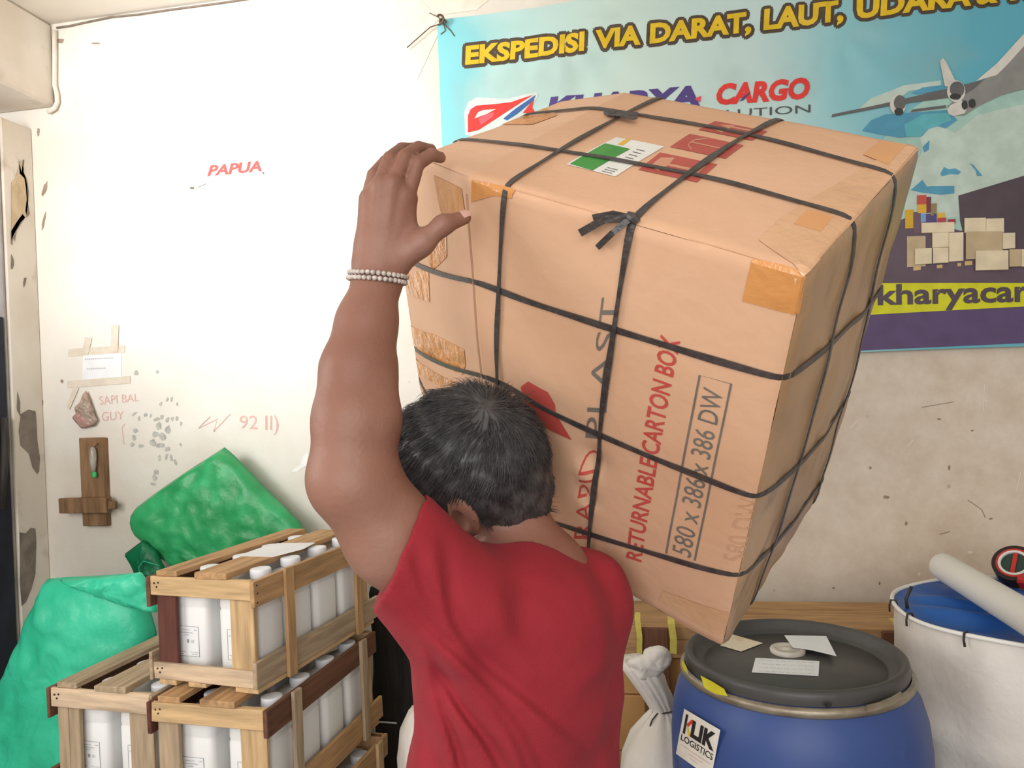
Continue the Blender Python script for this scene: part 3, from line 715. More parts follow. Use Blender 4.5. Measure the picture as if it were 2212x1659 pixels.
bxprint('handling_symbol', 'top', [insq(sq[2], [(.15, .3), (.4, .1), (.4, .25), (.85, .25), (.85, .38), (.4, .38), (.4, .5)]), insq(sq[2], [(.15, .75), (.4, .55), (.4, .68), (.85, .68), (.85, .82), (.4, .82), (.4, .95)])], K_tan, 1.8)
stk = bxprint('sticker', 'top', [[(1223, 352), (1331, 299), (1434, 326), (1329, 382)]], K_wht, 1, label='white and green address sticker')
def stkp(name, polys, m, lay):
    sh = [poly2d([face_uv('top', *v) for v in p]) if not isinstance(p, tuple) else (np.array([face_uv('top', *v) for v in p[0]]), p[1]) for p in polys]
    V, F = print_mesh(sh, smap('top', lay), (.03, .03)); return mobj(name, V, F, m, stk)
stkp('sticker_panel', [[(1231, 352), (1307, 313), (1361, 329), (1280, 368)]], K_grn, 2)
stkp('sticker_panel', [[(1333, 317), (1352, 305), (1362, 308), (1345, 320)]], K_yel, 2)
stkp('sticker_print', [stroke2d([(1350+8*k, 345-5*k), (1368+8*k, 350-5*k)], 1.5) for k in range(4)]+[stroke2d([(1300+6*k, 370-3*k), (1322+6*k, 376-3*k)], 1.2) for k in range(3)], K_gry, 2)
# packing tape
bxprint('packing_tape', 'front', [[(1619, 563), (1674, 568), (1703, 576), (1741, 596), (1734, 692), (1709, 686), (1600, 654)]], M_tape, 1.5)
bxprint('packing_tape', 'top', [[(1640, 510), (1690, 465), (1960, 300), (1990, 300), (1745, 592), (1718, 560)]], M_film, 1.5)
M_tp = mat('tape_pale', srgb(222, 164, 112), srgb(214, 154, 102), scale=8, rough=.3, spec=.5)
for q in ([(1865, 330), (1905, 298), (1960, 305), (1920, 350)], [(1715, 478), (1745, 448), (1800, 462), (1775, 492)]): bxprint('packing_tape', 'top', [q], M_tp, 2.2)
bxprint('packing_tape', 'front', [[(1012, 392), (1090, 404), (1104, 410), (1100, 432), (1060, 426), (1012, 440)]], M_tape, 1.5)
bxprint('packing_tape', 'front', [[(1558, 1385), (1420, 1300), (1430, 1280), (1570, 1330)]], M_film, 1.5)
def capprint(name, face, pts, m, layer=1.5):
    sh = [poly2d([cap_uv(*p, face) for p in pts])]
    V, F = print_mesh(sh, smap(face, layer), (.12, .03)); return mobj(name, V, F, m, carton)
M_tapec = mat('crinkled_tape', srgb(222, 152, 84), srgb(206, 136, 70), scale=8, rough=.14, bump=.010, bscale=34, spec=.7)
M_tape_dull = mat('dull_tape', srgb(196, 136, 74), srgb(184, 124, 64), scale=8, rough=.4, bump=.003, bscale=30, spec=.4)
capprint('packing_tape', 'front', [(934, 380), (1000, 400), (1004, 475), (960, 470)], M_tape_dull)
capprint('packing_tape', 'front', [(905, 520), (965, 500), (970, 555), (935, 580)], M_tapec)
capprint('packing_tape', 'front', [(875, 590), (912, 578), (925, 590), (928, 655), (900, 640), (872, 632)], M_tapec)
capprint('packing_tape', 'front', [(886, 702), (940, 722), (1002, 758), (1008, 790), (1004, 806), (886, 740)], M_tapec)
capprint('packing_tape', 'front', [(892, 775), (990, 830), (985, 845), (892, 808)], M_tapec)
capprint('packing_tape', 'top', [(1075, 262), (1180, 235), (1205, 248), (1150, 270)], M_tapec)
M_crease = mat('cardboard_crease', srgb(180, 138, 108), rough=.8)
bxprint('flap_line', 'front', [stroke2d([(1092, 408), (1300, 462), (1500, 520), (1700, 580)], 4.5)], mat('crease_soft', srgb(206, 160, 126), rough=.8), .7)
sl = [surf('front', -.02, b, .0006) for b in np.linspace(.02, .96, 40)]
V, F = ribbon([s[0] for s in sl], [s[1] for s in sl], .0035, .0006); mobj('cap_edge', V, F, M_crease, carton)
# straps: each a closed loop round the carton
def loop_over(a_top, a_front_top, a_front_bot):   # runs over the top, down the front, under, up the back
    P_, N_ = [], []
    for b in np.linspace(1, 0, 26): P_.append(('top', a_top*b+a_front_top*(1-b), b))
    for c in np.linspace(1, 0, 34): P_.append(('front', a_front_bot*(1-c)+a_front_top*c, c))
    for b in np.linspace(0, 1, 14): P_.append(('bottom', a_front_bot*(1-b)+a_top*b, b))
    for c in np.linspace(0, 1, 20): P_.append(('back', a_top, c))
    return P_
def loop_len_top(b0, b1, b2, c=None):             # along the top, down the right face, along the bottom, up the cap end
    P_ = []
    for a in list(np.linspace(-1, -.05, 10))+list(np.linspace(0.0, 1, 34)): P_.append(('top', a, b0*(1-max(a, 0))+b1*max(a, 0)))
    for z in np.linspace(1, 0, 34): P_.append(('right', b1*z+b2*(1-z), z))
    for a in list(np.linspace(1, 0, 14))+list(np.linspace(-.1, -1, 6)): P_.append(('bottom', a, b2*max(a, 0)+b0*(1-max(a, 0))))
    for z in np.linspace(0, 1, 20): P_.append(('left', b0, z))
    return P_
def loop_girth(c0, c1, c2, c3, ce):                   # front (cap to right edge), right face, back, cap end
    P_ = []
    for a in list(np.linspace(-1, -.05, 10))+list(np.linspace(0, 1, 34)): P_.append(('front', a, c0*(1-max(a, 0))+c1*max(a, 0)+(c0-ce)*min(a, 0)))
    for y in np.linspace(0, 1, 22): P_.append(('right', y, c1*(1-y)+c2*y))
    for a in list(np.linspace(1, 0, 20))+list(np.linspace(-.1, -1, 6)): P_.append(('back', a, c2*max(a, 0)+c3*(1-max(a, 0))))
    for y in np.linspace(1, 0, 14): P_.append(('left', y, ce*(1-y)+c3*y))
    return P_
def strap(P_, width, lift, wv=0.0):
    pts, nn = [], []
    for k, (f, a, b) in enumerate(P_):
        p, n = surf(f, a, b, lift); pts.append(p); nn.append(n)
    # round the corners a little
    q = [np.array(p) for p in pts]; m = [np.array(n) for n in nn]
    for _ in range(2):
        q = [(.25*q[i-1]+.5*q[i]+.25*q[(i+1) % len(q)]) for i in range(len(q))]; m = [(.25*m[i-1]+.5*m[i]+.25*m[(i+1) % len(m)]) for i in range(len(m))]
    w = [width*(1+wv*math.sin(i*.55+lift*9e3)) for i in range(len(q))]
    V, F = ribbon(q, m, w, .0016, closed=True)
    return mobj('strap', V, F, M_strap, carton, smooth=False)
f_ = lambda face, x, y: face_uv(face, x, y)
# over the top and down the front
s1t, s1f, s1b = f_('top', 1400, 218), f_('front', 1086, 400), f_('front', 1070, 830)
s2t, s2f, s2b = f_('top', 1672, 258), f_('front', 1360, 468), f_('front', 1274, 1165)
def ext(p, q, v):  # extrapolate a at b=v on the line through p,q
    return p[0]+(q[0]-p[0])*(v-p[1])/(q[1]-p[1])
strap(loop_over(ext(f_('top', 1190, 320), s1t, 1), ext(s1f, s1b, 1), ext(s1f, s1b, 0)), .0060, .0035, .25)
strap(loop_over(ext(f_('top', 1460, 355), s2t, 1), ext(s2f, s2b, 1), ext(s2f, s2b, 0)), .0072, .0035, .3)
# lengthways over the top and down the right face
r1 = f_('right', 1850, 560), f_('right', 1660, 1200); r2 = f_('right', 1950, 430), f_('right', 1800, 960)
for t0, t1, (ra, rb) in ((f_('top', 1190, 322), f_('top', 1815, 456), r1), (f_('top', 1335, 240), f_('top', 1925, 366), r2)):
    s = (t1[1]-t0[1])/(t1[0]-t0[0]); e0 = t0[1]-s*t0[0]; e1 = e0+s
    k = (rb[0]-ra[0])/(rb[1]-ra[1])
    strap(loop_len_top(e0, e1, ra[0]-k*ra[1]), .0068, .0024, .15)
# round the girth
for p, q, r, c3, ce in ((f_('front', 1080, 630), f_('front', 1690, 826), f_('right', 1815, 715), .62, cap_uv(874, 552)[1]), (f_('front', 1140, 862), f_('front', 1630, 1082), f_('right', 1752, 955), .36, cap_uv(890, 752)[1]), (f_('front', 1290, 1158), f_('front', 1585, 1248), f_('right', 1690, 1150), .14, .08)):
    s = (q[1]-p[1])/(q[0]-p[0]); c0 = p[1]-s*p[0]; c1 = c0+s
    c2 = c1+(r[1]-c1)/max(r[0], .2)
    print('girth', round(c0, 3), round(c1, 3), round(c2, 3))
    strap(loop_girth(c0, c1, c2, c3, ce), .0085, .0014, .12)
# knots and loose strap ends
def loose(face, pts, w, lifts):
    q = []; n = []
    for (x, y), l in zip(pts, lifts):
        a, b = face_uv(face, x, y); p, nn = surf(face, a, b, l); q.append(p); n.append(nn)
    return ribbon(q, n, w, .0014)
kp, kn_ = surf('front', *face_uv('front', 1357, 462), .006)
kb = tube([kp-_ax[0]*.007+_ax[2]*.002, kp+_ax[0]*.001, kp+_ax[0]*.007-_ax[2]*.004], [.004, .0062, .004], 8)
V, F = merge([kb, loose('front', [(1357, 462), (1320, 468), (1282, 474)], .007, [.006, .010, .009]), loose('front', [(1357, 462), (1310, 480), (1258, 500)], .009, [.006, .014, .010]),
              loose('front', [(1355, 464), (1330, 498), (1294, 532)], .007, [.006, .012, .008])])
mobj('strap_knot', V, F, M_strap, carton)
kp, kn_ = surf('top', *face_uv('top', 1316, 250), .006)
V, F = merge([tube([kp-_ax[0]*.008, kp, kp+_ax[0]*.010], [.003, .005, .004], 8), loose('top', [(1312, 250), (1345, 256), (1376, 258)], [.006, .010, .013], [.006, .008, .008]), loose('top', [(1316, 252), (1342, 262), (1372, 270)], [.006, .009, .010], [.006, .009, .008])])
mobj('strap_knot', V, F, M_strap, carton)
# ------------------------------------------------------------------ slatted crates full of white bottles
WOODC = {'pale': (226, 190, 142), 'tan': (206, 164, 118), 'grey': (196, 172, 142), 'brown': (126, 88, 68), 'red': (112, 70, 60), 'pink': (232, 204, 172)}
def wood_mat(k, c):
    d = tuple(x*.80 for x in c)
    m = mat('wood_'+k, srgb(*c), srgb(*d), scale=7, stretch=(.9, 9, 9), rough=.75, bump=.0014, bscale=16, spec=.2, rand=1.0, lo=.3, hi=.72, c3=srgb(*[x*.62 for x in c]), s3=2.2, lo3=.6, hi3=.78)
    return m
WD = {k: wood_mat(k, c) for k, c in WOODC.items()}
M_hdpe = mat('white_hdpe', srgb(246, 246, 244), srgb(240, 241, 240), scale=4, rough=.38, spec=.4, sss=.15)
M_capw = mat('white_cap', srgb(240, 242, 246), srgb(228, 232, 240), scale=6, rough=.35, spec=.4)
M_capb = mat('pale_blue_cap', srgb(206, 220, 240), rough=.35, spec=.4)
M_lab = mat('label_paper', srgb(242, 243, 244), rough=.6); M_labk = ink('label_ink', 92, 92, 96)
M_nailh = mat('nail_head', srgb(64, 56, 50), rough=.5, metal=.3)
CXF = Matrix.Identity(4)
def plank(name, lo, hi, wood, parent, jit=.0012, nails=(), label=None):
    """board with its grain along the longest side; lo/hi are world corners."""
    lo, hi = np.array(lo, float), np.array(hi, float); s = hi-lo; c = (lo+hi)/2
    ax = int(np.argmax(s)); o2 = [i for i in range(3) if i != ax]
    R = Matrix.Identity(3)
    R = Matrix([[0, 0, 0]]*3)
    R[ax][0] = 1; R[o2[0]][1] = 1; R[o2[1]][2] = 1
    if R.determinant() < 0: R[o2[1]][2] = -1
    Mw = CXF @ Matrix.Translation(tuple(c)) @ R.to_4x4()
    bm = box_bm(s[ax], s[o2[0]], s[o2[1]], bevel=.0016, jitter=jit)
    o = bm_out(bm, name, WD[wood], parent, Mw)
    if label: o['label'] = label
    if nails:
        bm = bmesh.new()
        for n in nails:
            q = bmesh.ops.create_uvsphere(bm, u_segments=8, v_segments=5, radius=.0028, matrix=CXF @ Matrix.Translation(tuple(n)))
        bm_out(bm, 'nail_heads', M_nailh, o, kind='stuff')
    return o
def sq_ring(hw, hd, r, z, n=6):
    out = []
    for cx_, cy_, a0 in ((hw-r, hd-r, 0), (-hw+r, hd-r, 90), (-hw+r, -hd+r, 180), (hw-r, -hd+r, 270)):
        for k in range(n):
            a = math.radians(a0+90*k/(n-1)); out.append((cx_+r*math.cos(a), cy_+r*math.sin(a), z))
    return out
def loft(rings, cap0=True, cap1=True):
    V, F = [], []; n = len(rings[0])
    for r in rings: V += r
    for i in range(len(rings)-1):
        for k in range(n): l = (k+1) % n; F.append((i*n+k, i*n+l, (i+1)*n+l, (i+1)*n+k))
    if cap0: F.append(tuple(reversed(range(n))))
    if cap1: F.append(tuple(range((len(rings)-1)*n, len(rings)*n)))
    return V, F
YF = P(553, 1378, 2.03)[1]
xr = P(553, 1378, 2.03)[0]; WC = .352
zt1 = PY(553, 1257, YF)[2]
Y2 = P(578, 1537, 1.97)[1]; x2r = P(578, 1540, 1.97)[0]
zt2 = PY(578, 1537, Y2)[2]
zb1 = zt2+.0335; H1 = zt1-zb1; H2 = .300; zb2 = zt2-H2; H4 = zb2-.0335-.034
BSX = 1.20; BSZ = (min(H1, H2)+.009)/.2705
def bottle_body():
    R = []
    for hw, hd, r, z in ((.049, .044, .014, 0), (.0545, .049, .016, .004), (.0545, .049, .016, .012), (.053, .0475, .016, .015), (.0555, .050, .017, .020), (.056, .0505, .017, .17), (.0545, .049, .017, .174), (.0545, .049, .017, .178), (.056, .0505, .018, .183),
                         (.056, .0505, .020, .205), (.052, .047, .024, .222), (.040, .037, .024, .236), (.026, .025, .020, .243), (.0205, .0205, .0204, .246), (.0205, .0205, .0204, .252)):
        R.append([(p[0]+.036*min(1, max(0, (z-.215)/.026)), p[1], p[2]) for p in sq_ring(hw*BSX, hd*BSX, r*BSX, z)])
    return loft(R)
def cap_geo():
    V = []; R = []
    for r, z in ((.0245, .248), (.0255, .250), (.0255, .266), (.0245, .270), (.020, .2705)):
        r *= 1.12; R.append([((r+(.0006 if k % 2 else 0))*math.cos(2*math.pi*k/32)+.036, (r+(.0006 if k % 2 else 0))*math.sin(2*math.pi*k/32), z) for k in range(32)])
    return loft(R)
def zs(g): return [(p[0], p[1], p[2]*BSZ) for p in g[0]], g[1]
_bb = mesh('bottle_body', *zs(bottle_body()), M_hdpe, True); _bc = mesh('bottle_cap', *zs(cap_geo()), M_capw, True)
_ly = -.0505*BSX-.0006
_lv = [(-.034, _ly, .055), (.038, _ly, .055), (.038, _ly, .138), (-.034, _ly, .138)]
_lb = mesh('bottle_label', _lv, [(0, 1, 2, 3)], M_lab)
def lab_print():
    sh = [stroke2d([(-.034, .055), (.038, .055), (.038, .138), (-.034, .138), (-.034, .0545)], .0012)]
    rr = random.Random(3)
    for (z, x0, x1) in ((.128, -.02, .008), (.128, .022, .032), (.120, -.030, .020), (.113, -.012, .004), (.066, -.030, -.012), (.066, .010, .034), (.060, -.026, -.016), (.060, .012, .032)):
        x = x0
        while x < x1:
            sh.append(stroke2d([(x, z), (x+.0016, z+.003*rr.random()), (x+.003, z-.001)], .0007)); x += .0036
    for k in range(5): sh.append(stroke2d([(-.002+.0016*k, .092), (-.002+.0016*k, .102)], .0008))
    for k in range(3): sh.append(stroke2d([(.012+.004*k, .092), (.0135+.004*k, .101)], .0008))
    return print_mesh(sh, lambda u: (u[0], _ly-.0004, u[1]))
_lp = mesh('label_print', *lab_print(), M_labk)
def bottle(x, y, z, label, group, lab=False, rot=0.0, blue=False):
    Mw = CXF @ Matrix.Translation((x, y, z)) @ Matrix.Rotation(rot, 4, 'Z')
    t = thing('bottle', label, 'bottle', (x, y, z), group); t.matrix_basis = Mw; WM[t.name] = Mw
    obj('bottle_body', _bb, t, Mw)
    c = obj('cap', _bc, t, Mw)
    if blue: c.data = _bc.copy(); c.data.materials[0] = M_capb
    if lab:
        l = obj('paper_label', _lb, t, Mw); obj('label_print', _lp, l, Mw)
    return t
def crate(label, x0, x1, y0, L, z0, H, woods, nrow, gname, gtext, front_label, rows_vis=None, leftvis=True, posts='one', right_extra=.03, capblue=None, battens=(.12, .58), side_bot='grey', far_lab=None):
    th = .013; W = x1-x0
    t = thing('crate', label, 'crate', CXF @ Vector(((x0+x1)/2, y0+L/2, z0)))
    w = woods
    nl = [(x0+.02, y0-.0005, z0+H-.018), (x0+.028, y0-.0005, z0+H-.028), (x0+.034, y0-.0005, z0+H-.016)]
    plank('front_plank', (x0+.006, y0, z0+H-.052), (x1-th, y0+th, z0+H), w['ft'], t, nails=nl)
    nl = [(x0+.02, y0-.0005, z0+.030), (x0+.028, y0-.0005, z0+.020), (x0+.036, y0-.0005, z0+.032)]
    plank('front_plank', (x0+.006, y0, z0), (x1-th, y0+th, z0+.046), w['fb'], t, nails=nl)
    if posts == 'two':
        plank('corner_post', (x0+.014, y0+th, z0), (x0+.050, y0+2*th, z0+H-.002), w['pl'], t); plank('corner_post', (x0+.053, y0+th, z0), (x0+.090, y0+2*th, z0+H-.002), w['pl'], t)
    else: plank('corner_post', (x0+.014, y0+th, z0), (x0+.078, y0+2*th, z0+H-.002), w['pl'], t)
    plank('corner_post', (x1-.092, y0+th, z0), (x1-.014, y0+2*th, z0+H-.002), w['pr'], t)
    for yy in (y0+L-2*th,):
        plank('corner_post', (x0+.014, yy, z0), (x0+.07, yy+th, z0+H-.002), w['pl'], t); plank('corner_post', (x1-.08, yy, z0), (x1-.014, yy+th, z0+H-.002), w['pr'], t)
        plank('end_plank', (x0+.006, yy+th, z0+H-.052), (x1-th, yy+2*th, z0+H), w['fb'], t); plank('end_plank', (x0+.006, yy+th, z0), (x1-th, yy+2*th, z0+.046), w['fb'], t)
    # long side boards
    plank('side_plank', (x0-.006, y0-.004, z0+H-.085), (x0+.006, y0+L, z0+H), w['sl'], t, label='dark end-grained side board')
    plank('side_plank', (x0-.006, y0-.004, z0-.002), (x0+.006, y0+L, z0+.075), w['sb'], t)
    plank('side_plank', (x1-th, y0-.003, z0+H-.070), (x1, y0+L, z0+H), w['sr'], t, nails=[(x1+.0005, y0+.010, z0+H-.012), (x1+.0005, y0+.012, z0+H-.034), (x1+.0005, y0+.010, z0+H-.058)])
    plank('side_plank', (x1-th, y0-.003, z0), (x1, y0+L+right_extra, z0+.070), w['srb'], t)
    for k, b in enumerate(battens):
        plank('side_batten', (x1+.0005, y0+b*L, z0-.014), (x1+.012, y0+b*L+.038, z0+H+.006), w['bt'], t)
    # lid and floor slats
    zt = z0+H
    plank('lid_slat', (x0+.022, y0+.006, zt+.0005), (x0+.092, y0+L, zt+.015), w['l1'], t)
    plank('lid_slat', (x0+.160, y0-.002, zt+.0005), (x0+.264, y0+L-.01, zt+.017), w['l2'], t)
    plank('lid_cleat', (x0+.007, y0+L-.024, zt-.012), (x1-.014, y0+L-.001, zt), w['l1'], t)
    for a in ((.02, .08), (.12, .18), (W-.075, W-.002)): plank('floor_slat', (x0+a[0], y0+.003, z0-.014), (x0+a[1], y0+L+.002, z0-.0005), w['fl'], t)
    # bottles, two across
    nrow = int((L-4*th-.012)/.1225); s = (L-4*th-.012)/nrow
    for r in range(nrow):
        if rows_vis is not None and r not in rows_vis: continue
        for c in range(2):
            if not gtext[c]: continue
            xx = x0+.022+.069+(W-.044-.138)*c; yy = y0+2*th+.006+s*(r+.5)
            if r == 0:
                bottle(xx, yy, z0+.001, front_label[c], None, True, 0, capblue == c)
            else:
                bottle(xx, yy, z0+.001, gtext[c] % ('first', 'second', 'third', 'fourth', 'fifth', 'sixth', 'seventh')[r], gname[c])
    return t
def turn(x, y, deg):
    global CXF
    CXF = Matrix.Translation((x, y, 0)) @ Matrix.Rotation(math.radians(deg), 4, 'Z') @ Matrix.Translation((-x, -y, 0))
def far_len(x, y, deg, tx):
    a = math.radians(deg)
    for L in np.arange(.4, 1.3, .005):
        if proj((x-math.sin(a)*L, y+math.cos(a)*L, 1.0))[0] > tx: return L
    return 1.0
print('crate', xr, YF, zt1, zt2, H1, zb2, H4)
w1 = dict(ft='pale', fb='pink', pl='red', pr='pale', sl='brown', sb='grey', sr='tan', srb='grey', bt='tan', l1='tan', l2='tan', fl='pale')
A1, A2, A3 = -9.0, -5.0, -6.0
L1 = far_len(xr, YF, A1, 800); L2 = far_len(x2r, Y2, A2, 803)
turn(xr, YF, A1)
crate('slatted crate of white bottles on top of the stack, paper on its lid', xr-WC, xr, YF, L1, zb1, H1, w1, 6,
      ('bottles by the left side of the top crate', 'bottles by the right side of the top crate'),
      ('white bottle, %s from the front along the left side of the top crate', 'white bottle, %s from the front along the right side of the top crate'),
      ('white labelled bottle in front of the top crate, beside its dark red-brown post', 'white labelled bottle in front of the top crate, beside its pale right post'), battens=(.20, .80), right_extra=.035)
w2 = dict(ft='pale', fb='pale', pl='grey', pr='pale', sl='red', sb='brown', sr='brown', srb='tan', bt='grey', l1='tan', l2='tan', fl='tan')
turn(x2r, Y2, A2)
crate('slatted crate of white bottles under the top crate, with a dark brown side board', x2r-WC-.008, x2r, Y2, L2, zb2, H2, w2, 7,
      ('bottles in the left line of the middle crate', 'bottles by the right side of the middle crate'), ('white bottle, %s from the front in the left line of the middle crate', 'white bottle, %s from the front along the right side of the middle crate'),
      ('white labelled bottle in front of the middle crate, beside its greyish left post', 'white labelled bottle in front of the middle crate, beside its broad pale post'), capblue=0, battens=(.17, .80))
X3R = x2r-WC-.020; Y3 = P(330, 1500, 2.10)[1]; zt3 = PY(330, 1503, Y3)[2]
w3 = dict(ft='pink', fb='pink', pl='grey', pr='grey', sl='brown', sb='brown', sr='grey', srb='grey', bt='grey', l1='grey', l2='grey', fl='grey')
turn(X3R, Y3, A2)
zt3 = min(zt3, zb1-.002)
crate('slatted crate of white bottles beside the stack, with a knotty pinkish front board', X3R-WC, X3R, Y3, .62, zb2, zt3-zb2, w3, 5,
      ('bottles in the left line of the left crate', 'bottles in the right line of the left crate'), ('white bottle, %s from the front in the left line of the left crate', 'white bottle, %s from the front in the left crate, line nearest the stack'),
      ('white labelled bottle in front of the left crate, beside its doubled left post', 'white labelled bottle in front of the left crate, against its right post'), posts='two', rows_vis=(0, 1, 2, 3), battens=())
w4 = dict(ft='pale', fb='tan', pl='tan', pr='tan', sl='brown', sb='brown', sr='tan', srb='tan', bt='pale', l1='brown', l2='tan', fl='tan')
x4r, Y4 = x2r+.040, Y2+.03
L4 = far_len(x4r, Y4, A2, 818)
turn(x4r, Y4, A2)
crate('slatted crate at the bottom of the tall stack, only its far end in view', x4r-WC, x4r, Y4, L4, .034, H4, w4, 7, (None, 'bottles in the bottom crate'),
      ('', 'white bottle, %s from the front in the bottom crate of the tall stack'), ('', ''), rows_vis=(2, 3, 4, 5, 6), battens=(.2, .84))
turn(X3R, Y3+.01, A2)
crate('slatted crate under the left crate, below the knotty pinkish one', X3R-WC, X3R, Y3+.01, .62, .034, H4, w3, 6, (None, None), ('a', 'b'), ('a', 'b'), rows_vis=(), posts='two', battens=())
CXF = Matrix.Identity(4)
for (xx, yy, lab) in ((X3R, Y3+.01, 'left crates'), (x4r, Y4, 'tall crate stack')):
    turn(xx, yy, A2)
    for dy, w_ in ((.08, 'front'), (.45, 'rear')):
        tag(plank('bearer', (xx-WC, yy+dy, .0005), (xx, yy+dy+.07, .0190), 'brown', None), 'brown wooden %s bearer under the %s' % (w_, lab), 'wood')
CXF = Matrix.Identity(4)
# sheet of paper on the top crate's lid
M_paper = mat('paper_white', srgb(240, 240, 240), srgb(232, 233, 235), scale=12, rough=.7, spec=.2)
def sheet(name, pts, label, m=None, parent=None, th=.0006, curl=0.0, cat='paper'):
    n = len(pts); f = [np.array(p, float) for p in pts]; b = [p-np.array([0, 0, th]) for p in f]
    F = [tuple(range(n)), tuple(reversed(range(n, 2*n)))]+[(i, n+i, n+(i+1) % n, (i+1) % n) for i in range(n)]
    o = mobj(name, f+b, F, m or M_paper, parent)
    if parent is None: tag(o, label, cat)
    return o
zl = zt1+.0182
pp = [PZ(x, y, zl) for x, y in ((511, 1201), (560, 1184), (600, 1173), (682, 1172), (655, 1186), (590, 1203))]
sheet('paper_sheet', pp, 'white sheet of paper lying on the lid of the top crate')
# ------------------------------------------------------------------ green woven sacks
M_green = mat('green_woven_sack', srgb(58, 172, 108), srgb(44, 146, 84), scale=4, rough=.38, bump=.004, bscale=26, spec=.45, c3=srgb(66, 188, 122), s3=6, lo3=.5, hi3=.7)
M_teal = mat('teal_woven_sack', srgb(66, 210, 168), srgb(52, 190, 148), scale=4, rough=.38, bump=.004, bscale=24, spec=.45)
M_dkg = mat('dark_green_sack', srgb(12, 128, 84), srgb(8, 104, 66), scale=6, rough=.4, bump=.004, bscale=26, spec=.4)
def sack_px(name, outline, Y, thick, m, label, seed, amp=.01, parent=None, back=.6, freq=9, power=.5, cat='sack', rings=20, seg=120):
    pts = [PY(x, y, Y) for x, y in outline]; c = np.mean(pts, 0)
    ol = [(p[0]-c[0], p[2]-c[2]) for p in pts]
    V, F = pillow(c, (1, 0, 0), (0, 0, 1), (0, -1, 0), ol, thick, amp=amp, seed=seed, back=back, freq=freq, power=power, rings=rings, seg=seg)
    V = [np.array([v[0], v[1], max(v[2], .001)]) for v in V]
    o = mobj(name, V, F, m, parent, smooth=True)
    if parent is None: tag(o, label, cat)
    return o
gs = sack_px('green_sack', [(485, 966), (505, 982), (570, 1050), (655, 1135), (655, 1180), (640, 1300), (620, 1655), (400, 1660), (340, 1420), (380, 1225), (325, 1178), (298, 1155), (286, 1128), (287, 1102), (340, 1062), (410, 1014)],
              2.87, .07, M_green, 'bright green woven plastic sack with a pointed top, leaning on the white wall', 3.0, .013, back=.8, power=.28, freq=11)
sack_px('folded_mouth', [(270, 1196), (310, 1166), (340, 1190), (362, 1240), (345, 1300), (322, 1296), (302, 1262), (290, 1235)], 2.80, .03, M_dkg, '', 8.0, .008, parent=gs, seg=60, rings=10)
rp_ = [PY(x, y, 2.755) for x, y in ((345, 1222), (310, 1212), (300, 1225), (302, 1245), (312, 1275), (322, 1310), (326, 1345))]
V, F = tube(rp_, .0022, 6); mobj('rope_handle', V, F, M_teal, gs, smooth=True)
ts = sack_px('teal_sack', [(104, 1250), (150, 1246), (220, 1243), (284, 1238), (300, 1262), (318, 1300), (336, 1370), (330, 1500), (300, 1700), (290, 1860), (-60, 1880), (-60, 1650), (-10, 1520), (30, 1430), (70, 1330)],
              2.36, .11, M_teal, 'pale turquoise woven plastic sack standing by the door beside the crates', 11.0, .012, back=.6)
fold = [PY(x, y, 2.245) for x, y in ((104, 1252), (160, 1275), (230, 1296), (290, 1312), (318, 1318))]
V, F = pillow(np.mean([PY(x, y, 2.27) for x, y in ((110, 1250), (290, 1238), (320, 1316), (200, 1290))], 0), (1, 0, 0), (0, 0, 1), (0, -1, 0),
              [(PY(x, y, 2.27)[0]-PY(205, 1272, 2.27)[0], PY(x, y, 2.27)[2]-PY(205, 1272, 2.27)[2]) for x, y in ((106, 1251), (180, 1247), (282, 1234), (296, 1255), (310, 1290), (316, 1322), (260, 1312), (180, 1286))], .03, amp=.012, seed=5.0, freq=14, seg=80, rings=10)
mobj('folded_mouth', V, F, M_teal, ts, smooth=True)
# ------------------------------------------------------------------ black plastic-wrapped load and a white sack behind the man
M_blackw = mat('black_stretch_wrap', srgb(50, 47, 46), srgb(36, 34, 34), scale=4, stretch=(8, 8, .8), rough=.34, bump=.003, bscale=12, spec=.4)
bx0, bx1 = PY(800, 1500, 2.70)[0], PY(1010, 1500, 2.70)[0]; bzt = PY(850, 1262, 2.70)[2]
V, F = [], []
ny = 40
rgs = []
for k in range(ny+1):
    z = .001+(bzt-.001)*k/ny; r = []
    q = sq_ring((bx1-bx0)/2, .115, .03, z, 8)
    for i, p in enumerate(q):
        nn = .006*noise.noise(Vector((p[0]*18, p[1]*18, z*5)))+.004*noise.noise(Vector((p[0]*60, p[1]*60, z*9)))
        s = 1+nn/.14; e = 1-.12*max(0, (k-ny+2)/2)**2 if k >= ny-1 else 1
        r.append(((bx0+bx1)/2+p[0]*s*e, 2.825+p[1]*s*e, z))
    rgs.append(r)
V, F = loft(rgs)
bk = tag(mobj('wrapped_load', V, F, M_blackw, smooth=True), 'tall load wrapped in black plastic film, standing between the crates and the man', 'package')
wl_ = [PY(x, y, 2.703) for x, y in ((812, 1559), (835, 1560), (857, 1562))]
V, F = ribbon(wl_, [(0, -1, 0)]*3, .006, .001); mobj('white_tie', V, F, M_paper, bk)
M_sackw = mat('white_woven_sack', srgb(232, 226, 218), srgb(222, 214, 204), scale=5, rough=.6, bump=.002, bscale=60, spec=.25, c3=srgb(206, 196, 184), s3=4, lo3=.55, hi3=.75)
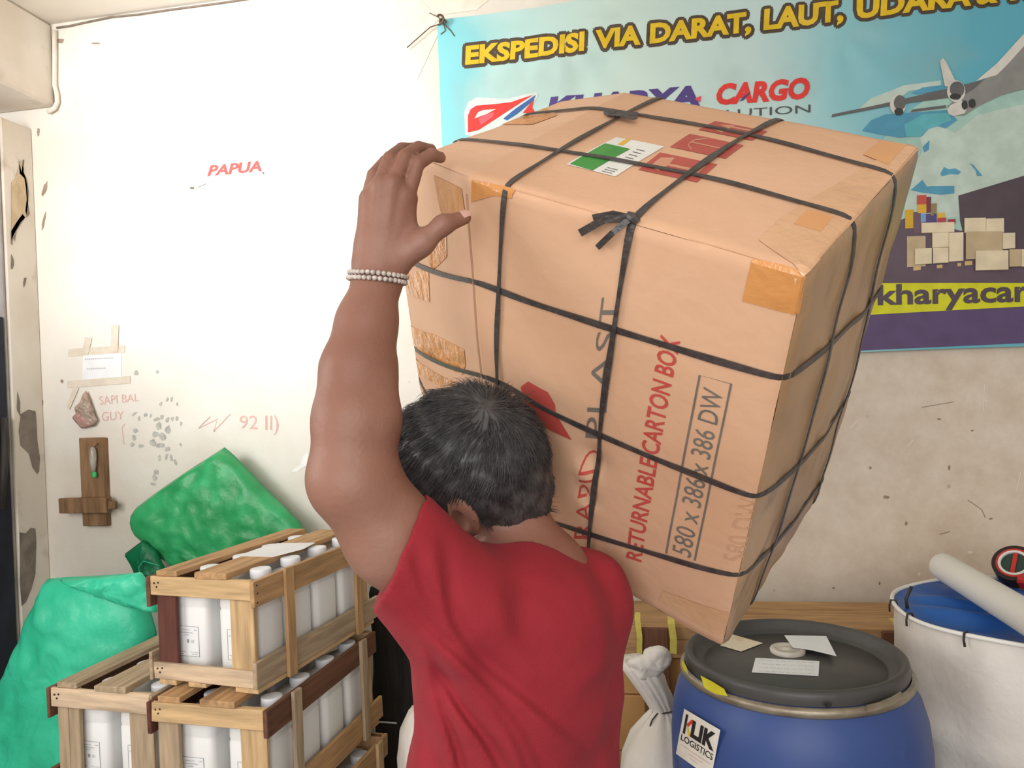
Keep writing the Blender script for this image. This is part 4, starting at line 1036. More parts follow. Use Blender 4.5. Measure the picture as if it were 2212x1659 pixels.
def sack_lathe(name, cx, cy, prof, m, label, seed, amp=.012, bend=None, cat='sack', n=72, fold=6, parent=None):
    def fn(a, r, z):
        k = 1+amp/max(r, .02)*(noise.noise(Vector((math.cos(a)*2.2+seed, math.sin(a)*2.2, z*9)))+.8*noise.noise(Vector((math.cos(a)*fold+seed, math.sin(a)*fold, z*5))))
        dx, dy = bend(z) if bend else (0, 0)
        return (cx+r*k*math.cos(a)+dx, cy+r*k*math.sin(a)+dy, z)
    V, F = lathe(prof, n, fn)
    V = [(v[0], v[1], v[2]) if len(v) == 3 else v for v in V]
    # poles
    V = [((cx+(bend(v[2])[0] if bend else 0), cy+(bend(v[2])[1] if bend else 0), v[2]) if (abs(v[0]) < 1e-9 and abs(v[1]) < 1e-9) else v) for v in V]
    o = mobj(name, V, F, m, parent, smooth=True)
    if parent is None: tag(o, label, cat)
    return o
c = P(948, 1620, 2.25); zt_ = P(948, 1508, 2.25)[2]
sack_lathe('white_sack', c[0], c[1], [(0, .001), (.09, .002), (.112, .03), (.118, .2), (.12, zt_-.16), (.112, zt_-.09), (.085, zt_-.035), (.045, zt_-.008), (0, zt_)], M_sackw, 'rounded white sack standing behind the man, against the black wrapped load', 2.0, .008)
# tied white sack
DS = 2.27; c = P(1428, 1600, DS); zk = P(1442, 1532, DS)[2]
def bnd(z):
    t = max(0, (z-zk)); return (.012*min(1, z/zk)-.40*t-.9*t*t, 0)
prof = [(0, .001), (.10, .002), (.130, .03), (.138, .2), (.136, zk-.20), (.125, zk-.13), (.09, zk-.065), (.05, zk-.022), (.030, zk), (.034, zk+.015), (.044, zk+.05), (.052, zk+.09), (.054, zk+.125), (.044, zk+.15), (.022, zk+.142), (0, zk+.11)]
tsk = sack_lathe('tied_sack', c[0], c[1], prof, M_sackw, 'white woven sack tied at the neck with wire, left of the blue barrel', 7.0, .010, bnd, fold=5)
for q, (px_, py_, rx, rz) in enumerate(((1398, 1440, .048, .035), (1418, 1424, .034, .040))):
    cc = P(px_, py_, DS-.03); rx *= 1.13; rz *= 1.13
    V, F = pillow(cc, (1, 0, 0), (0, 0, 1), (0, -1, 0), [(rx*1.05*math.cos(a)*(1+.12*math.sin(3*a+q)), rz*math.sin(a)*(1+.15*math.sin(2*a+q))) for a in np.linspace(0, 2*math.pi, 20)[:-1]], .022, amp=.008, seed=q+2.0, freq=16, seg=48, rings=8)
    mobj('sack_mouth', V, F, M_sackw, tsk, smooth=True)
cc = np.array([c[0]+.012, c[1], zk])
V, F = merge([tube([cc+np.array([.034*math.cos(a), .034*math.sin(a), .006*math.sin(a*1.5)]) for a in np.linspace(0, 2*math.pi*1.6, 30)], .0022, 5), tube([cc+np.array([-.02, -.03, .0]), cc+np.array([-.035, -.045, -.012]), cc+np.array([-.042, -.046, -.03])], .0022, 5)])
mobj('wire_tie', V, F, M_nail, tsk, smooth=True)
# ------------------------------------------------------------------ long wooden crate behind the barrels
cy0 = 2.58
za, zb = PY(1390, 1346, cy0)[2], PY(1900, 1366, cy0)[2]; ztop = (za+zb)/2
xa, xb = PY(1270, 1350, cy0)[0], PY(2212, 1350, cy0)[0]+.25
lc = thing('long_crate', 'long wooden crate against the wall behind the blue barrel', 'crate', ((xa+xb)/2, cy0+.15, 0))
M_carton2 = mat('plain_carton', srgb(196, 150, 96), srgb(186, 138, 86), scale=5, rough=.7)
plank('top_rail', (xa, cy0, ztop-.045), (xb, cy0+.02, ztop), 'tan', lc); plank('rail', (xa, cy0+.002, ztop-.105), (xb, cy0+.020, ztop-.046), 'tan', lc)
plank('top_board', (xa, cy0+.021, ztop-.018), (xb, cy0+.30, ztop-.001), 'tan', lc)
for xx in (PY(1388, 1400, cy0)[0], PY(1905, 1400, cy0)[0], xb-.3): plank('post', (xx, cy0-.014, .001), (xx+.085, cy0-.001, ztop-.004), 'brown', lc)
for k, (zc0, zc1) in enumerate(((.001, .25), (.252, .44), (.442, ztop-.108))):
    bm_out(box_bm(xb-xa-.02, .27, zc1-zc0, bevel=.006, M=Matrix.Translation(((xa+xb)/2, cy0+.155, (zc0+zc1)/2))), 'carton_panel', M_carton2, lc)
M_ys = mat('yellow_strap', srgb(226, 214, 110), srgb(212, 198, 92), scale=40, rough=.5, spec=.4)
for (x, y0_, y1_, w_) in ((1377, 1338, 1412, .018), (1450, 1348, 1412, .022), (1938, 1352, 1385, .016)):
    p0, p1 = PY(x, y0_, cy0-.02), PY(x+4, y1_, cy0-.02)
    pth = [p0+np.array([0, .06, .005]), p0+np.array([0, .02, .006]), p0, p0*.5+p1*.5+np.array([.004, -.003, 0]), p1]
    V, F = ribbon(pth, [(0, 0, 1), (0, -.3, 1), (0, -1, 0), (0, -1, 0), (0, -1, 0)], w_, .0012); mobj('yellow_strap', V, F, M_ys, lc)
# ------------------------------------------------------------------ blue barrel
DB = 1.83
bc = P(1712, 1415, DB); zlid = bc[2]
zr = zlid+.012
M_blue = mat('blue_hdpe', srgb(60, 84, 142), srgb(54, 76, 134), scale=3, rough=.45, bump=.0015, bscale=10, spec=.4, c3=srgb(90, 108, 162), s3=5, lo3=.62, hi3=.8)
M_lid = mat('black_lid', srgb(80, 78, 76), srgb(68, 67, 66), scale=5, rough=.42, bump=.001, bscale=30, spec=.4, c3=srgb(88, 84, 78), s3=6, lo3=.6, hi3=.8)
M_ring = mat('scuffed_steel_band', srgb(176, 164, 144), srgb(132, 120, 104), scale=14, stretch=(1, 1, 3), rough=.45, metal=.55, bump=.001, spec=.5)
bar = thing('barrel', 'blue plastic barrel with black lid, steel band and logistics sticker', 'barrel', (bc[0], bc[1], 0))
T_ = Matrix.Translation((bc[0], bc[1], 0))
zb_ = zr-.043                                                   # under the lid skirt / band
prof = [(0, .001), (.22, .001), (.25, .012), (.275, .06), (.288, .16), (.291, .30), (.286, .31), (.286, .325), (.292, .335), (.292, .52), (.286, .53), (.286, .545), (.291, .555), (.290, zb_-.15), (.284, zb_-.09), (.272, zb_-.045), (.256, zb_-.015), (.247, zb_), (.247, zb_+.01), (0, zb_+.01)]
V, F = lathe(prof, 96); mobj('barrel_body', V, F, M_blue, bar, T_, smooth=True)
prof = [(.250, zb_+.012), (.2515, zb_+.018), (.2505, zr-.012), (.248, zr-.003), (.243, zr), (.236, zr-.001), (.231, zr-.006), (.226, zr-.020), (.219, zr-.026), (.212, zr-.0265), (.209, zr-.030), (.203, zr-.0305), (.200, zr-.027), (.05, zr-.0255), (0, zr-.0255)]
V, F = lathe(prof, 96); mobj('lid', V, F, M_lid, bar, T_, smooth=True)
prof = [(.2515, zb_-.009), (.258, zb_-.010), (.262, zb_-.005), (.2625, zb_+.004), (.259, zb_+.010), (.252, zb_+.011)]
V, F = lathe(prof, 96); mobj('steel_band', V, F, M_ring, bar, T_, smooth=True)
zf = zr-.0255
def lev(pxpy, dz=.0): return PZ(pxpy[0], pxpy[1], zf+dz)
bm = bmesh.new()
g = lev((1701, 1401), .008)
V, F = lathe([(.041, 0), (.042, .006), (.040, .010), (.030, .0105), (.028, .008), (.012, .008), (.010, .0105), (0, .0108)], 40)
M_bung = mat('white_bung', srgb(214, 206, 194), srgb(190, 182, 170), scale=20, rough=.5)
mobj('bung', V, F, M_bung, bar, Matrix.Translation((g[0], g[1], zf)), smooth=True)
M_pold = mat('yellowed_paper', srgb(232, 218, 192), srgb(206, 168, 118), scale=14, rough=.7, lo=.5, hi=.66)
def lidpaper(pts, label, m, dz, wr=None):
    pr = [np.array(lev(p, dz)) for p in pts]
    if wr: pr = [p+np.array([0, 0, d]) for p, d in zip(pr, wr)]
    return sheet('paper_note', pr, label, m, th=.0005)
lidpaper([(1578, 1369), (1648, 1389), (1601, 1407), (1556, 1394)], 'stained yellowish paper note on the black barrel lid', M_pold, .0012)
n1 = lidpaper([(1632, 1421), (1770, 1428), (1768, 1460), (1624, 1452)], 'white printed paper note on the black barrel lid, nearest the lid front', M_paper, .0012)
n2 = lidpaper([(1694, 1372), (1785, 1374), (1807, 1417), (1752, 1404), (1712, 1398)], 'white curled paper note on the black barrel lid, over the bung', M_paper, .0125)
sh = [stroke2d([(1640+3*k, 1425+8*j+k*.15), (1641.5+3*k, 1426+8*j+k*.15)], .8) for j in range(4) for k in range(40) if (k*7+j*3) % 5]
V, F = print_mesh(sh, lambda u: PZ(u[0], u[1], zf+.0016)); mobj('note_print', V, F, ink('note_ink', 170, 170, 172), n1)
# sticker on the barrel's side
def cyl(u, off=0.0, R=.2905):
    r = ray(*u); o = CAM[:2]-bc[:2]; rr = R+off
    a = r[:2]@r[:2]; b = 2*o@r[:2]; c_ = o@o-rr*rr; q = max(0, b*b-4*a*c_); t = (-b-math.sqrt(q))/(2*a)
    return CAM+r*t
STQ = [(1460, 1628), (1536, 1682), (1556, 1577), (1478, 1531)]
qm = quadmap(STQ)
def stick(name, shapes, m, lay, parent, **kw):
    sh = [(np.array([v for v in V2]), F2) for V2, F2 in shapes]
    V, F = print_mesh(sh, lambda u: cyl(qm(u), .0006*lay), (.08, .2)); return mobj(name, V, F, m, parent, **kw)
st = stick('sticker', [poly2d([(0, 0), (1, 0), (1, 1), (0, 1)])], ink('sticker_cream', 240, 232, 220), 1, bar, label='cream logistics sticker')
def tq(s, x0, x1, y0, h, bold=0.0):
    V2, F2 = text2d(s, bold); return (np.stack([x0+(x1-x0)*V2[:, 0], y0+h*V2[:, 1]], 1), F2)
I_stk = ink('sticker_black', 48, 44, 44)
stick('sticker_lettering', [tq('LIK', .27, .93, .52, .36, .05)], I_stk, 2, st)
stick('sticker_lettering', [poly2d([(.07, .50), (.13, .50), (.13, .92), (.07, .92)])], I_stk, 2, st)
stick('sticker_lettering', [poly2d([(.13, .72), (.24, .88), (.32, .88), (.18, .68)])], ink('sticker_red', 224, 66, 48), 2, st)
stick('sticker_lettering', [poly2d([(.14, .70), (.18, .68), (.28, .53), (.22, .50)])], ink('sticker_amber', 240, 206, 50), 2, st)
stick('sticker_lettering', [tq('LOGISTICS', .05, .94, .34, .13, .01)], I_stk, 2, st)
stick('sticker_lettering', [stroke2d([(.08, .25), (.9, .25)], .02), stroke2d([(.3, .17), (.7, .17)], .02), stroke2d([(.35, .1), (.6, .1)], .02)], ink('sticker_faint', 226, 200, 190), 2, st)
# yellow tape scraps on the band, a dark patch and the closing lever
def bandmap(off): return lambda u: cyl(u, off, .2632)
def band_strip(name, pts, m):
    V, F = print_mesh([poly2d(pts)], bandmap(.0008), (12, 40)); return mobj(name, V, F, m, bar)
M_yt = mat('yellow_tape', srgb(226, 214, 60), srgb(206, 192, 46), scale=24, rough=.4, spec=.4)
band_strip('yellow_tape', [(1513, 1459), (1540, 1473), (1564, 1488), (1572, 1504), (1545, 1499), (1522, 1486)], M_yt)
band_strip('yellow_tape', [(1473, 1424), (1483, 1440), (1487, 1456), (1480, 1450), (1474, 1440)], M_yt)
band_strip('rust_gap', [(1780, 1520), (1798, 1518), (1795, 1528), (1784, 1529)], M_blackw)
lv = [cyl((x, y), .006, .2632) for x, y in ((1872, 1530), (1900, 1523), (1925, 1513), (1945, 1501))]
V, F = ribbon(lv, [p-np.array([bc[0], bc[1], p[2]]) for p in lv], .014, .004); mobj('band_lever', V, F, M_ring, bar)
# ------------------------------------------------------------------ white-sacked drum with blue cover
DC = P(2225, 1318, 2.02); R0 = .325; zd = DC[2]
M_sackd = mat('white_drum_sacking', srgb(236, 229, 220), srgb(226, 216, 205), scale=4, rough=.6, bump=.002, bscale=50, spec=.25, c3=srgb(200, 190, 178), s3=2.6, lo3=.55, hi3=.75)
M_cover = mat('blue_tarp_cover', srgb(46, 100, 178), srgb(38, 84, 156), scale=3, rough=.45, bump=.003, bscale=14, spec=.35)
dr = thing('covered_drum', 'drum wrapped in white sacking with a blue tarp top, right of the barrel', 'drum', (DC[0], DC[1], 0))
def dfn(a, r, z):
    w = .010*noise.noise(Vector((math.cos(a)*3, math.sin(a)*3, z*4)))+.006*math.sin(9*a+4*z)*math.exp(-((z-.45)/.3)**2)+.012*math.exp(-((z-(zd-.23)+.05*math.sin(a*2))/.03)**2)-.008*math.exp(-((z-(zd-.36)+.04*math.sin(a*2+1))/.03)**2)
    return (r*(1+w/r)*math.cos(a), r*(1+w/r)*math.sin(a), z)
pr = [(0, .001), (.26, .001), (.285, .02)]+[(.29+(R0-.29)*min(1, k/26), .02+(zd-.05)*k/30) for k in range(1, 30)]+[(R0-.003, zd-.012), (R0-.006, zd)]
V, F = lathe(pr, 120, dfn); mobj('sacking', V, F, M_sackd, dr, Matrix.Translation((DC[0], DC[1], 0)), smooth=True)
V, F, rg = [], [], []
n = 120
for k in range(0, 27):
    r = (R0-.004)*(1-k/26)
    for i in range(n):
        a = 2*math.pi*i/n; x, y = r*math.cos(a), r*math.sin(a)
        f = min(1, k/4)
        h = .012*f*(math.sin(x*16+y*26+2.5*math.sin(y*9+x*4)))*math.sin(min(1, k/9)*1.57)+.010*f*noise.noise(Vector((x*8, y*8, 2)))-.010*f
        V.append((x, y, zd-.001+h))
for k in range(26):
    for i in range(n): j = (i+1) % n; F.append((k*n+i, k*n+j, (k+1)*n+j, (k+1)*n+i))
mobj('tarp_cover', V, F, M_cover, dr, Matrix.Translation((DC[0], DC[1], 0)), smooth=True)
hp_ = [(DC[0]+R0*math.cos(a), DC[1]+R0*math.sin(a), zd+.002+.003*math.sin(a*5)) for a in np.linspace(0, 2*math.pi, 97)[:-1]]
M_hoop = mat('white_hoop', srgb(244, 240, 232), rough=.4)
V, F = tube(hp_, .0058, 7, closed=True); mobj('white_hoop', V, F, M_hoop, dr, smooth=True)
M_blk = mat('black_tie', srgb(58, 52, 48), rough=.5)
for tx, ty in ((1968, 1306), (1990, 1332), (2113, 1364)):
    q = PZ(tx, ty, zd); an = math.atan2(q[1]-DC[1], q[0]-DC[0]); cx_, cy_ = DC[0]+R0*math.cos(an), DC[1]+R0*math.sin(an); er = np.array([math.cos(an), math.sin(an), 0])
    pc = np.array([cx_, cy_, zd])
    V, F = tube([pc-er*.010+np.array([0, 0, -.002]), pc-er*.006+np.array([0, 0, .010]), pc+er*.006+np.array([0, 0, .010]), pc+er*.010+np.array([0, 0, -.006]), pc+er*.014+np.array([.004, 0, -.022])], .0028, 6)
    mobj('cable_tie', V, F, M_blk, dr, smooth=True)
q = P(1958, 1300, 2.1); V, F = merge([tube([(q[0]+.002, q[1], zd-.01), (q[0]-.002, q[1]-.004, zd+.02), (q[0]+.006, q[1], zd+.034), (q[0]+.016, q[1]+.004, zd+.052)], .0045, 6)])
mobj('cable_tie', V, F, M_blk, dr, smooth=True)
# paper tube across the drum
M_tube = mat('white_paper_roll', srgb(240, 236, 228), srgb(234, 229, 220), scale=3, rough=.5, spec=.3)
e0, e1 = P(2036, 1243, 2.28), P(2212, 1350, 1.80)
dd = (e1-e0); e1 = e0+dd*1.38; dd /= np.linalg.norm(dd)
RT = .040
zmin = zd+.024+RT
e0[2] = max(e0[2], zmin-.006); e1[2] = max(e1[2], zmin-.004)
pts = [e0, e0+dd*.003, e0+dd*.010]+[e0+(e1-e0)*t for t in np.linspace(.05, 1, 14)]
V, F = tube(pts, [RT*.8, RT*.94, RT]+[RT]*14, 36); tag(mobj('paper_roll', V, F, M_tube, smooth=True), 'long white paper roll lying across the blue drum cover', 'roll')
# packing-tape dispenser behind the roll
g = P(2196, 1262, 2.26)
td = thing('tape_dispenser', 'red and black packing-tape dispenser behind the white roll on the drum', 'dispenser', (g[0], g[1], zd))
M_rd = mat('red_plastic', srgb(196, 52, 42), rough=.35, spec=.5); M_bkp = mat('black_plastic', srgb(52, 42, 42), rough=.4); M_gn = mat('dark_green_plastic', srgb(52, 70, 62), rough=.5); M_wr = mat('white_core', srgb(226, 220, 214), rough=.5)
RX = Matrix.Translation((g[0], g[1], zd+.052)) @ Matrix.Rotation(math.radians(-38), 4, 'Z') @ Matrix.Rotation(math.radians(48), 4, 'X')
def disc(r0, r1, h0, h1, n=48): return lathe([(r0, h0), (r1, h0), (r1, h1), (r0, h1), (r0, h0)], n)
V, F = disc(.047, .058, -.022, .022); mobj('tape_roll', V, F, M_bkp, td, RX, smooth=False)
V, F = disc(.041, .0469, -.023, .0235); mobj('core_ring', V, F, M_rd, td, RX)
V, F = disc(.034, .0409, -.023, .024); mobj('hub_ring', V, F, M_wr, td, RX)
V, F = lathe([(0, -.02), (.0338, -.02), (.0338, .018), (0, .018)], 40); mobj('hub', V, F, M_gn, td, RX)
bm_out(box_bm(.012, .066, .006, bevel=.002, M=Matrix.Translation((0, 0, .021))), 'spoke', M_rd, td, RX)
bm_out(box_bm(.09, .03, .046, bevel=.006, M=Matrix.Translation((.055, -.045, 0))), 'handle', M_rd, td, RX)
# ------------------------------------------------------------------ things fixed to the wall at the left
M_old = mat('old_brown_wood', srgb(150, 116, 84), srgb(118, 88, 62), scale=8, stretch=(5, 5, .7), rough=.75, bump=.002, bscale=20, c3=srgb(92, 70, 52), s3=9, lo3=.6, hi3=.75)
def wallbox(x0, y0, x1, y1, d0, d1, bev=.003):
    a, b = PY(x0, y1, WY), PY(x1, y0, WY); return (a[0], WY-d1, a[2]), (b[0], WY-d0, b[2])
cross = thing('wooden_bracket', 'brown cross-shaped wooden block bracket fixed on the white wall', 'bracket', PY(212, 1040, WY-.02))
lo, hi = wallbox(190, 944, 233, 1134, .0008, .035); bm_out(box_bm(*(np.array(hi)-np.array(lo)), bevel=.003, jitter=.003, M=Matrix.Translation(tuple((np.array(lo)+np.array(hi))/2))), 'upright', M_old, cross)
lo, hi = wallbox(151, 1070, 252, 1105, .036, .068); bm_out(box_bm(*(np.array(hi)-np.array(lo)), bevel=.003, jitter=.003, M=Matrix.Translation(tuple((np.array(lo)+np.array(hi))/2))), 'crosspiece', M_old, cross)
lo, hi = wallbox(253, 1079, 268, 1096, .042, .062); bm_out(box_bm(*(np.array(hi)-np.array(lo)), bevel=.003, jitter=.002, M=Matrix.Translation(tuple((np.array(lo)+np.array(hi))/2))), 'peg', M_old, cross)
M_clr = mat('cloudy_plastic', srgb(176, 170, 160), srgb(150, 140, 128), scale=20, rough=.25, spec=.5)
bt = thing('hanging_bottle', 'small cloudy plastic bottle with green tip hung on the wooden bracket', 'bottle', PY(201, 1000, WY-.045))
q = PY(201, 1000, WY-.054)
zt_, zb2_ = PY(200, 966, WY-.054)[2], PY(202, 1031, WY-.054)[2]; hh = zt_-zb2_
V, F = lathe([(0, 0), (.008, .0), (.009, .004), (.009, hh*.17), (0, hh*.17)], 16); mobj('green_tip', V, F, mat('green_tip', srgb(60, 184, 110), rough=.4), bt, Matrix.Translation((q[0]+.004, q[1], zb2_)), smooth=True)
V, F = lathe([(0, hh*.171), (.008, hh*.171), (.012, hh*.4), (.0145, hh*.66), (.0135, hh*.9), (.008, hh), (0, hh)], 20); mobj('bottle_body', V, F, M_clr, bt, Matrix.Translation((q[0]+.001, q[1], zb2_)), smooth=True)
V, F = tube([PY(212, 958, WY-.037), PY(208, 962, WY-.055), PY(202, 968, WY-.055)], .002, 6); mobj('hanging_wire', V, F, M_nail, bt)
M_pouch = mat('crumpled_brown_pouch', srgb(186, 166, 150), srgb(146, 124, 108), scale=24, rough=.3, bump=.006, bscale=30, spec=.5, c3=srgb(196, 150, 142), s3=16, lo3=.55, hi3=.65)
sack_px('plastic_pouch', [(186, 844), (193, 860), (204, 892), (211, 908), (203, 920), (176, 926), (156, 904), (166, 896), (164, 880), (172, 868), (178, 852)], WY-.018, .016, M_pouch, 'crumpled brownish plastic pouch nailed to the white wall above the bracket', 4.0, .010, freq=30, seg=60, rings=10, back=.9, cat='pouch')
tag(flat('wall_notice', [[(180, 756), (262, 752), (262, 820), (178, 826)]], wall_map(.0016), M_paper, None), 'faded white notice taped on the wall above the plastic pouch', 'notice')
nb = bpy.data.objects['wall_notice']
flat('notice_print', [stroke2d([(184+4.2*k, 776-.2*k), (187+4.2*k, 776-.2*k)], 3) for k in range(15)]+[stroke2d([(188+4.2*k, 797-.2*k), (191+4.2*k, 797-.2*k)], 3) for k in range(10)], wall_map(.0022), ink('notice_ink', 206, 202, 206), nb)
M_tape1 = mat('wall_paper_tape', srgb(226, 214, 198), srgb(216, 202, 184), scale=20, rough=.7)
for kk, pts in enumerate(([(148, 754), (270, 746), (270, 762), (148, 770)], [(146, 823), (282, 812), (282, 828), (146, 838)], [(185, 728), (200, 730), (192, 765), (178, 765)], [(242, 702), (258, 702), (256, 760), (240, 760)], [(160, 835), (172, 838), (152, 885), (146, 880)])):
    strip_px('notice_tape', pts, '', m=M_tape1, off=.0024+.0008*kk, parent=nb)
# worn wooden handle at the frame's left, fixed to the door
ha, hb = PX(-20, 905, WXL-.10), PX(4, 905, WXL-.10)
V, F = tube([PX(9, 902, WXL+.012), PX(11, 950, WXL+.012), PX(9, 1010, WXL+.010), PX(4, 1100, WXL+.006)], [.014, .016, .014, .010], 10); mobj('door_handle', V, F, M_handle, d1, smooth=True)
# ------------------------------------------------------------------ the man carrying the carton
import openvdb as vdb
class Field:
    """signed-distance volume in which limbs are blended; turned into one closed surface."""
    def __init__(s, lo, hi, h):
        s.lo = np.array(lo, float); s.h = h; s.n = np.ceil((np.array(hi)-s.lo)/h).astype(int)+1
        s.f = np.full(s.n, .05, np.float32)
    def _box(s, lo, hi, m):
        a = np.maximum(((np.array(lo)-m-s.lo)/s.h).astype(int), 0); b = np.minimum(((np.array(hi)+m-s.lo)/s.h).astype(int)+2, s.n)
        if np.any(b <= a): return None, None
        g = np.meshgrid(*[(s.lo[i]+s.h*np.arange(a[i], b[i])).astype(np.float32) for i in range(3)], indexing='ij', sparse=True)
        return tuple(slice(a[i], b[i]) for i in range(3)), g
    def _join(s, sl, d, k, mode):
        f = s.f[sl]
        if mode == 'sub':
            if k > 0:
                h = np.clip(.5-.5*(f+d)/k, 0, 1); s.f[sl] = f*(1-h)-d*h+k*h*(1-h)
            else: s.f[sl] = np.maximum(f, -d)
            return
        if k > 0:
            h = np.clip(.5+.5*(f-d)/k, 0, 1); s.f[sl] = f*(1-h)+d*h-k*h*(1-h)
        else: s.f[sl] = np.minimum(f, d)
    def cone(s, a, b, ra, rb, k=.01, mode='add', flat=None):
        a, b = np.array(a, float), np.array(b, float); r = max(ra, rb)
        sl, g = s._box(np.minimum(a, b)-r, np.maximum(a, b)+r, k+.012)
        if sl is None: return
        ba = b-a; L2 = float(ba@ba)+1e-12
        p = [g[i]-a[i] for i in range(3)]
        t = np.clip((p[0]*ba[0]+p[1]*ba[1]+p[2]*ba[2])/L2, 0, 1)
        q = [p[i]-t*ba[i] for i in range(3)]
        if flat is not None:           # squash along a unit direction by a factor
            n, fc = np.array(flat[0], float), flat[1]; w = q[0]*n[0]+q[1]*n[1]+q[2]*n[2]
            q = [q[i]+w*n[i]*(fc-1) for i in range(3)]
        d = np.sqrt(q[0]**2+q[1]**2+q[2]**2)-(ra+(rb-ra)*t)
        s._join(sl, d.astype(np.float32), k, mode)
    def chain(s, pts, rs, k=.01, **kw):
        for i in range(len(pts)-1): s.cone(pts[i], pts[i+1], rs[i], rs[i+1], k, **kw)
    def ell(s, c, axes, rad, k=.01, mode='add', clip=None):
        c = np.array(c, float); A = np.array(axes, float); R = np.array(rad, float); r = R.max()
        sl, g = s._box(c-r, c+r, k+.012)
        if sl is None: return
        p = [g[i]-c[i] for i in range(3)]
        u = [p[0]*A[j][0]+p[1]*A[j][1]+p[2]*A[j][2] for j in range(3)]
        k0 = np.sqrt(sum((u[j]/R[j])**2 for j in range(3))); k1 = np.sqrt(sum((u[j]/R[j]**2)**2 for j in range(3)))+1e-9
        d = k0*(k0-1)/k1
        if clip is not None: d = np.maximum(d, clip(u))
        s._join(sl, d.astype(np.float32), k, mode)
    def cut(s, p0, n, lo=None, hi=None):
        """remove everything on the +n side (inside an optional box)."""
        lo = s.lo if lo is None else lo; hi = s.lo+s.h*s.n if hi is None else hi
        sl, g = s._box(lo, hi, 0)
        d = sum((g[i]-p0[i])*n[i] for i in range(3)); s.f[sl] = np.maximum(s.f[sl], d.astype(np.float32))
    def val(s, p):
        i = tuple(np.clip(np.round((np.array(p)-s.lo)/s.h).astype(int), 0, s.n-1)); return s.f[i]
    def hit(s, px, py, d0=.7, d1=1.6):
        for d in np.arange(d0, d1, .003):
            if s.val(P(px, py, d)) < 0: return P(px, py, d)
        return None
    def smooth(s, it=1):
        for _ in range(it):
            for ax in range(3): s.f = (.25*np.roll(s.f, 1, ax)+.5*s.f+.25*np.roll(s.f, -1, ax))
    def mesh(s, name, mats, parent, **kw):
        g = vdb.FloatGrid(.05); g.copyFromArray(s.f); g.transform = vdb.createLinearTransform(voxelSize=s.h)
        V, Q = g.convertToQuads(0.0); V = np.asarray(V, float)+s.lo
        me = bpy.data.meshes.new(name); me.vertices.add(len(V)); me.vertices.foreach_set('co', V.astype(np.float32).ravel())
        Q = np.asarray(Q); Q = Q[:, ::-1] if np.einsum('ij,ij->i', np.cross(V[Q[:, 1]]-V[Q[:, 0]], V[Q[:, 2]]-V[Q[:, 0]]), V[Q[:, 0]]-V.mean(0)).sum() < 0 else Q; Q = np.ascontiguousarray(Q); me.loops.add(Q.size); me.loops.foreach_set('vertex_index', Q.astype(np.int32).ravel())
        me.polygons.add(len(Q)); me.polygons.foreach_set('loop_start', np.arange(0, Q.size, 4, dtype=np.int32))
        me.polygons.foreach_set('use_smooth', np.ones(len(Q), bool))
        me.update(calc_edges=True); me.validate()
        for m in (mats if isinstance(mats, (list, tuple)) else [mats]): me.materials.append(m)
        return obj(name, me, parent, **kw)
UP = np.array([0, 0, 1.0])
FACE = -.77*_r0+.638*CF; SIDE = .638*_r0+.77*CF                       # the way he walks; his right-hand side
def J(px, py, d): return P(px, py, d)
hipc = J(1122, 1900, 1.085); hipc[2] = .755
man = thing('person', 'man in a red t-shirt seen from behind, left arm raised to a carton', 'person', (hipc[0], hipc[1], 0))
M_skin = mat('brown_skin', srgb(150, 108, 91), srgb(140, 97, 81), scale=9, rough=.48, bump=.0006, bscale=160, spec=.35, sss=.12, c3=srgb(160, 121, 106), s3=7, lo3=.5, hi3=.75)
M_red = mat('red_cotton', srgb(158, 48, 58), srgb(149, 44, 54), scale=16, rough=.85, bump=.0006, bscale=420, spec=.12, sheen=.04)
M_redd = mat('red_cotton_rib', srgb(146, 42, 53), srgb(138, 40, 50), scale=30, rough=.9, bump=.001, bscale=400, spec=.1)
M_jean = mat('dark_trousers', srgb(52, 56, 70), srgb(40, 44, 58), scale=30, rough=.85, bump=.001, bscale=200)
M_shoe = mat('black_sandal', srgb(46, 42, 40), rough=.6)
M_hair = mat('black_hair', srgb(84, 82, 82), srgb(58, 56, 57), scale=70, rough=.45, spec=.4, lo=.3, hi=.7)
M_nailp = mat('finger_nail', srgb(206, 160, 148), rough=.3, spec=.5)
# joints
LSH, RSH = J(985, 1300, .965), J(1256, 1303, 1.14)
ELB, WRI = J(760, 1024, .90), J(818, 592, .950)
NEC = J(1178, 1245, 1.095)
HC = J(1022, 992, 1.075)
th = math.radians(36)
hf = -.955*CR+.24*CF-.17*CU; hf /= np.linalg.norm(hf)
hu = math.cos(th)*CU-math.sin(th)*CF; hu -= hf*(hu@hf); hu /= np.linalg.norm(hu)
hs = np.cross(hu, hf)                                                # towards his left ear
HA = [hf, hs, hu]
def hp3(u, v, w): return HC+hf*u+hs*v+hu*w
B = Field((hipc[0]-.50, hipc[1]-.42, -.004), (hipc[0]+.36, hipc[1]+.42, 1.86), .0030)
# torso
chest = J(1122, 1410, 1.07); belly = .5*(chest+hipc)+FACE*.02
TA_ = [SIDE, FACE, UP]
B.ell(hipc, TA_, (.150, .108, .12), .05); B.ell(belly, TA_, (.138, .100, .17), .05); B.ell(chest, TA_, (.148, .094, .16), .05)
B.cone(LSH, .5*(LSH+RSH)-UP*.03, .046, .056, .05); B.cone(RSH, .5*(LSH+RSH)-UP*.04, .044, .054, .04)
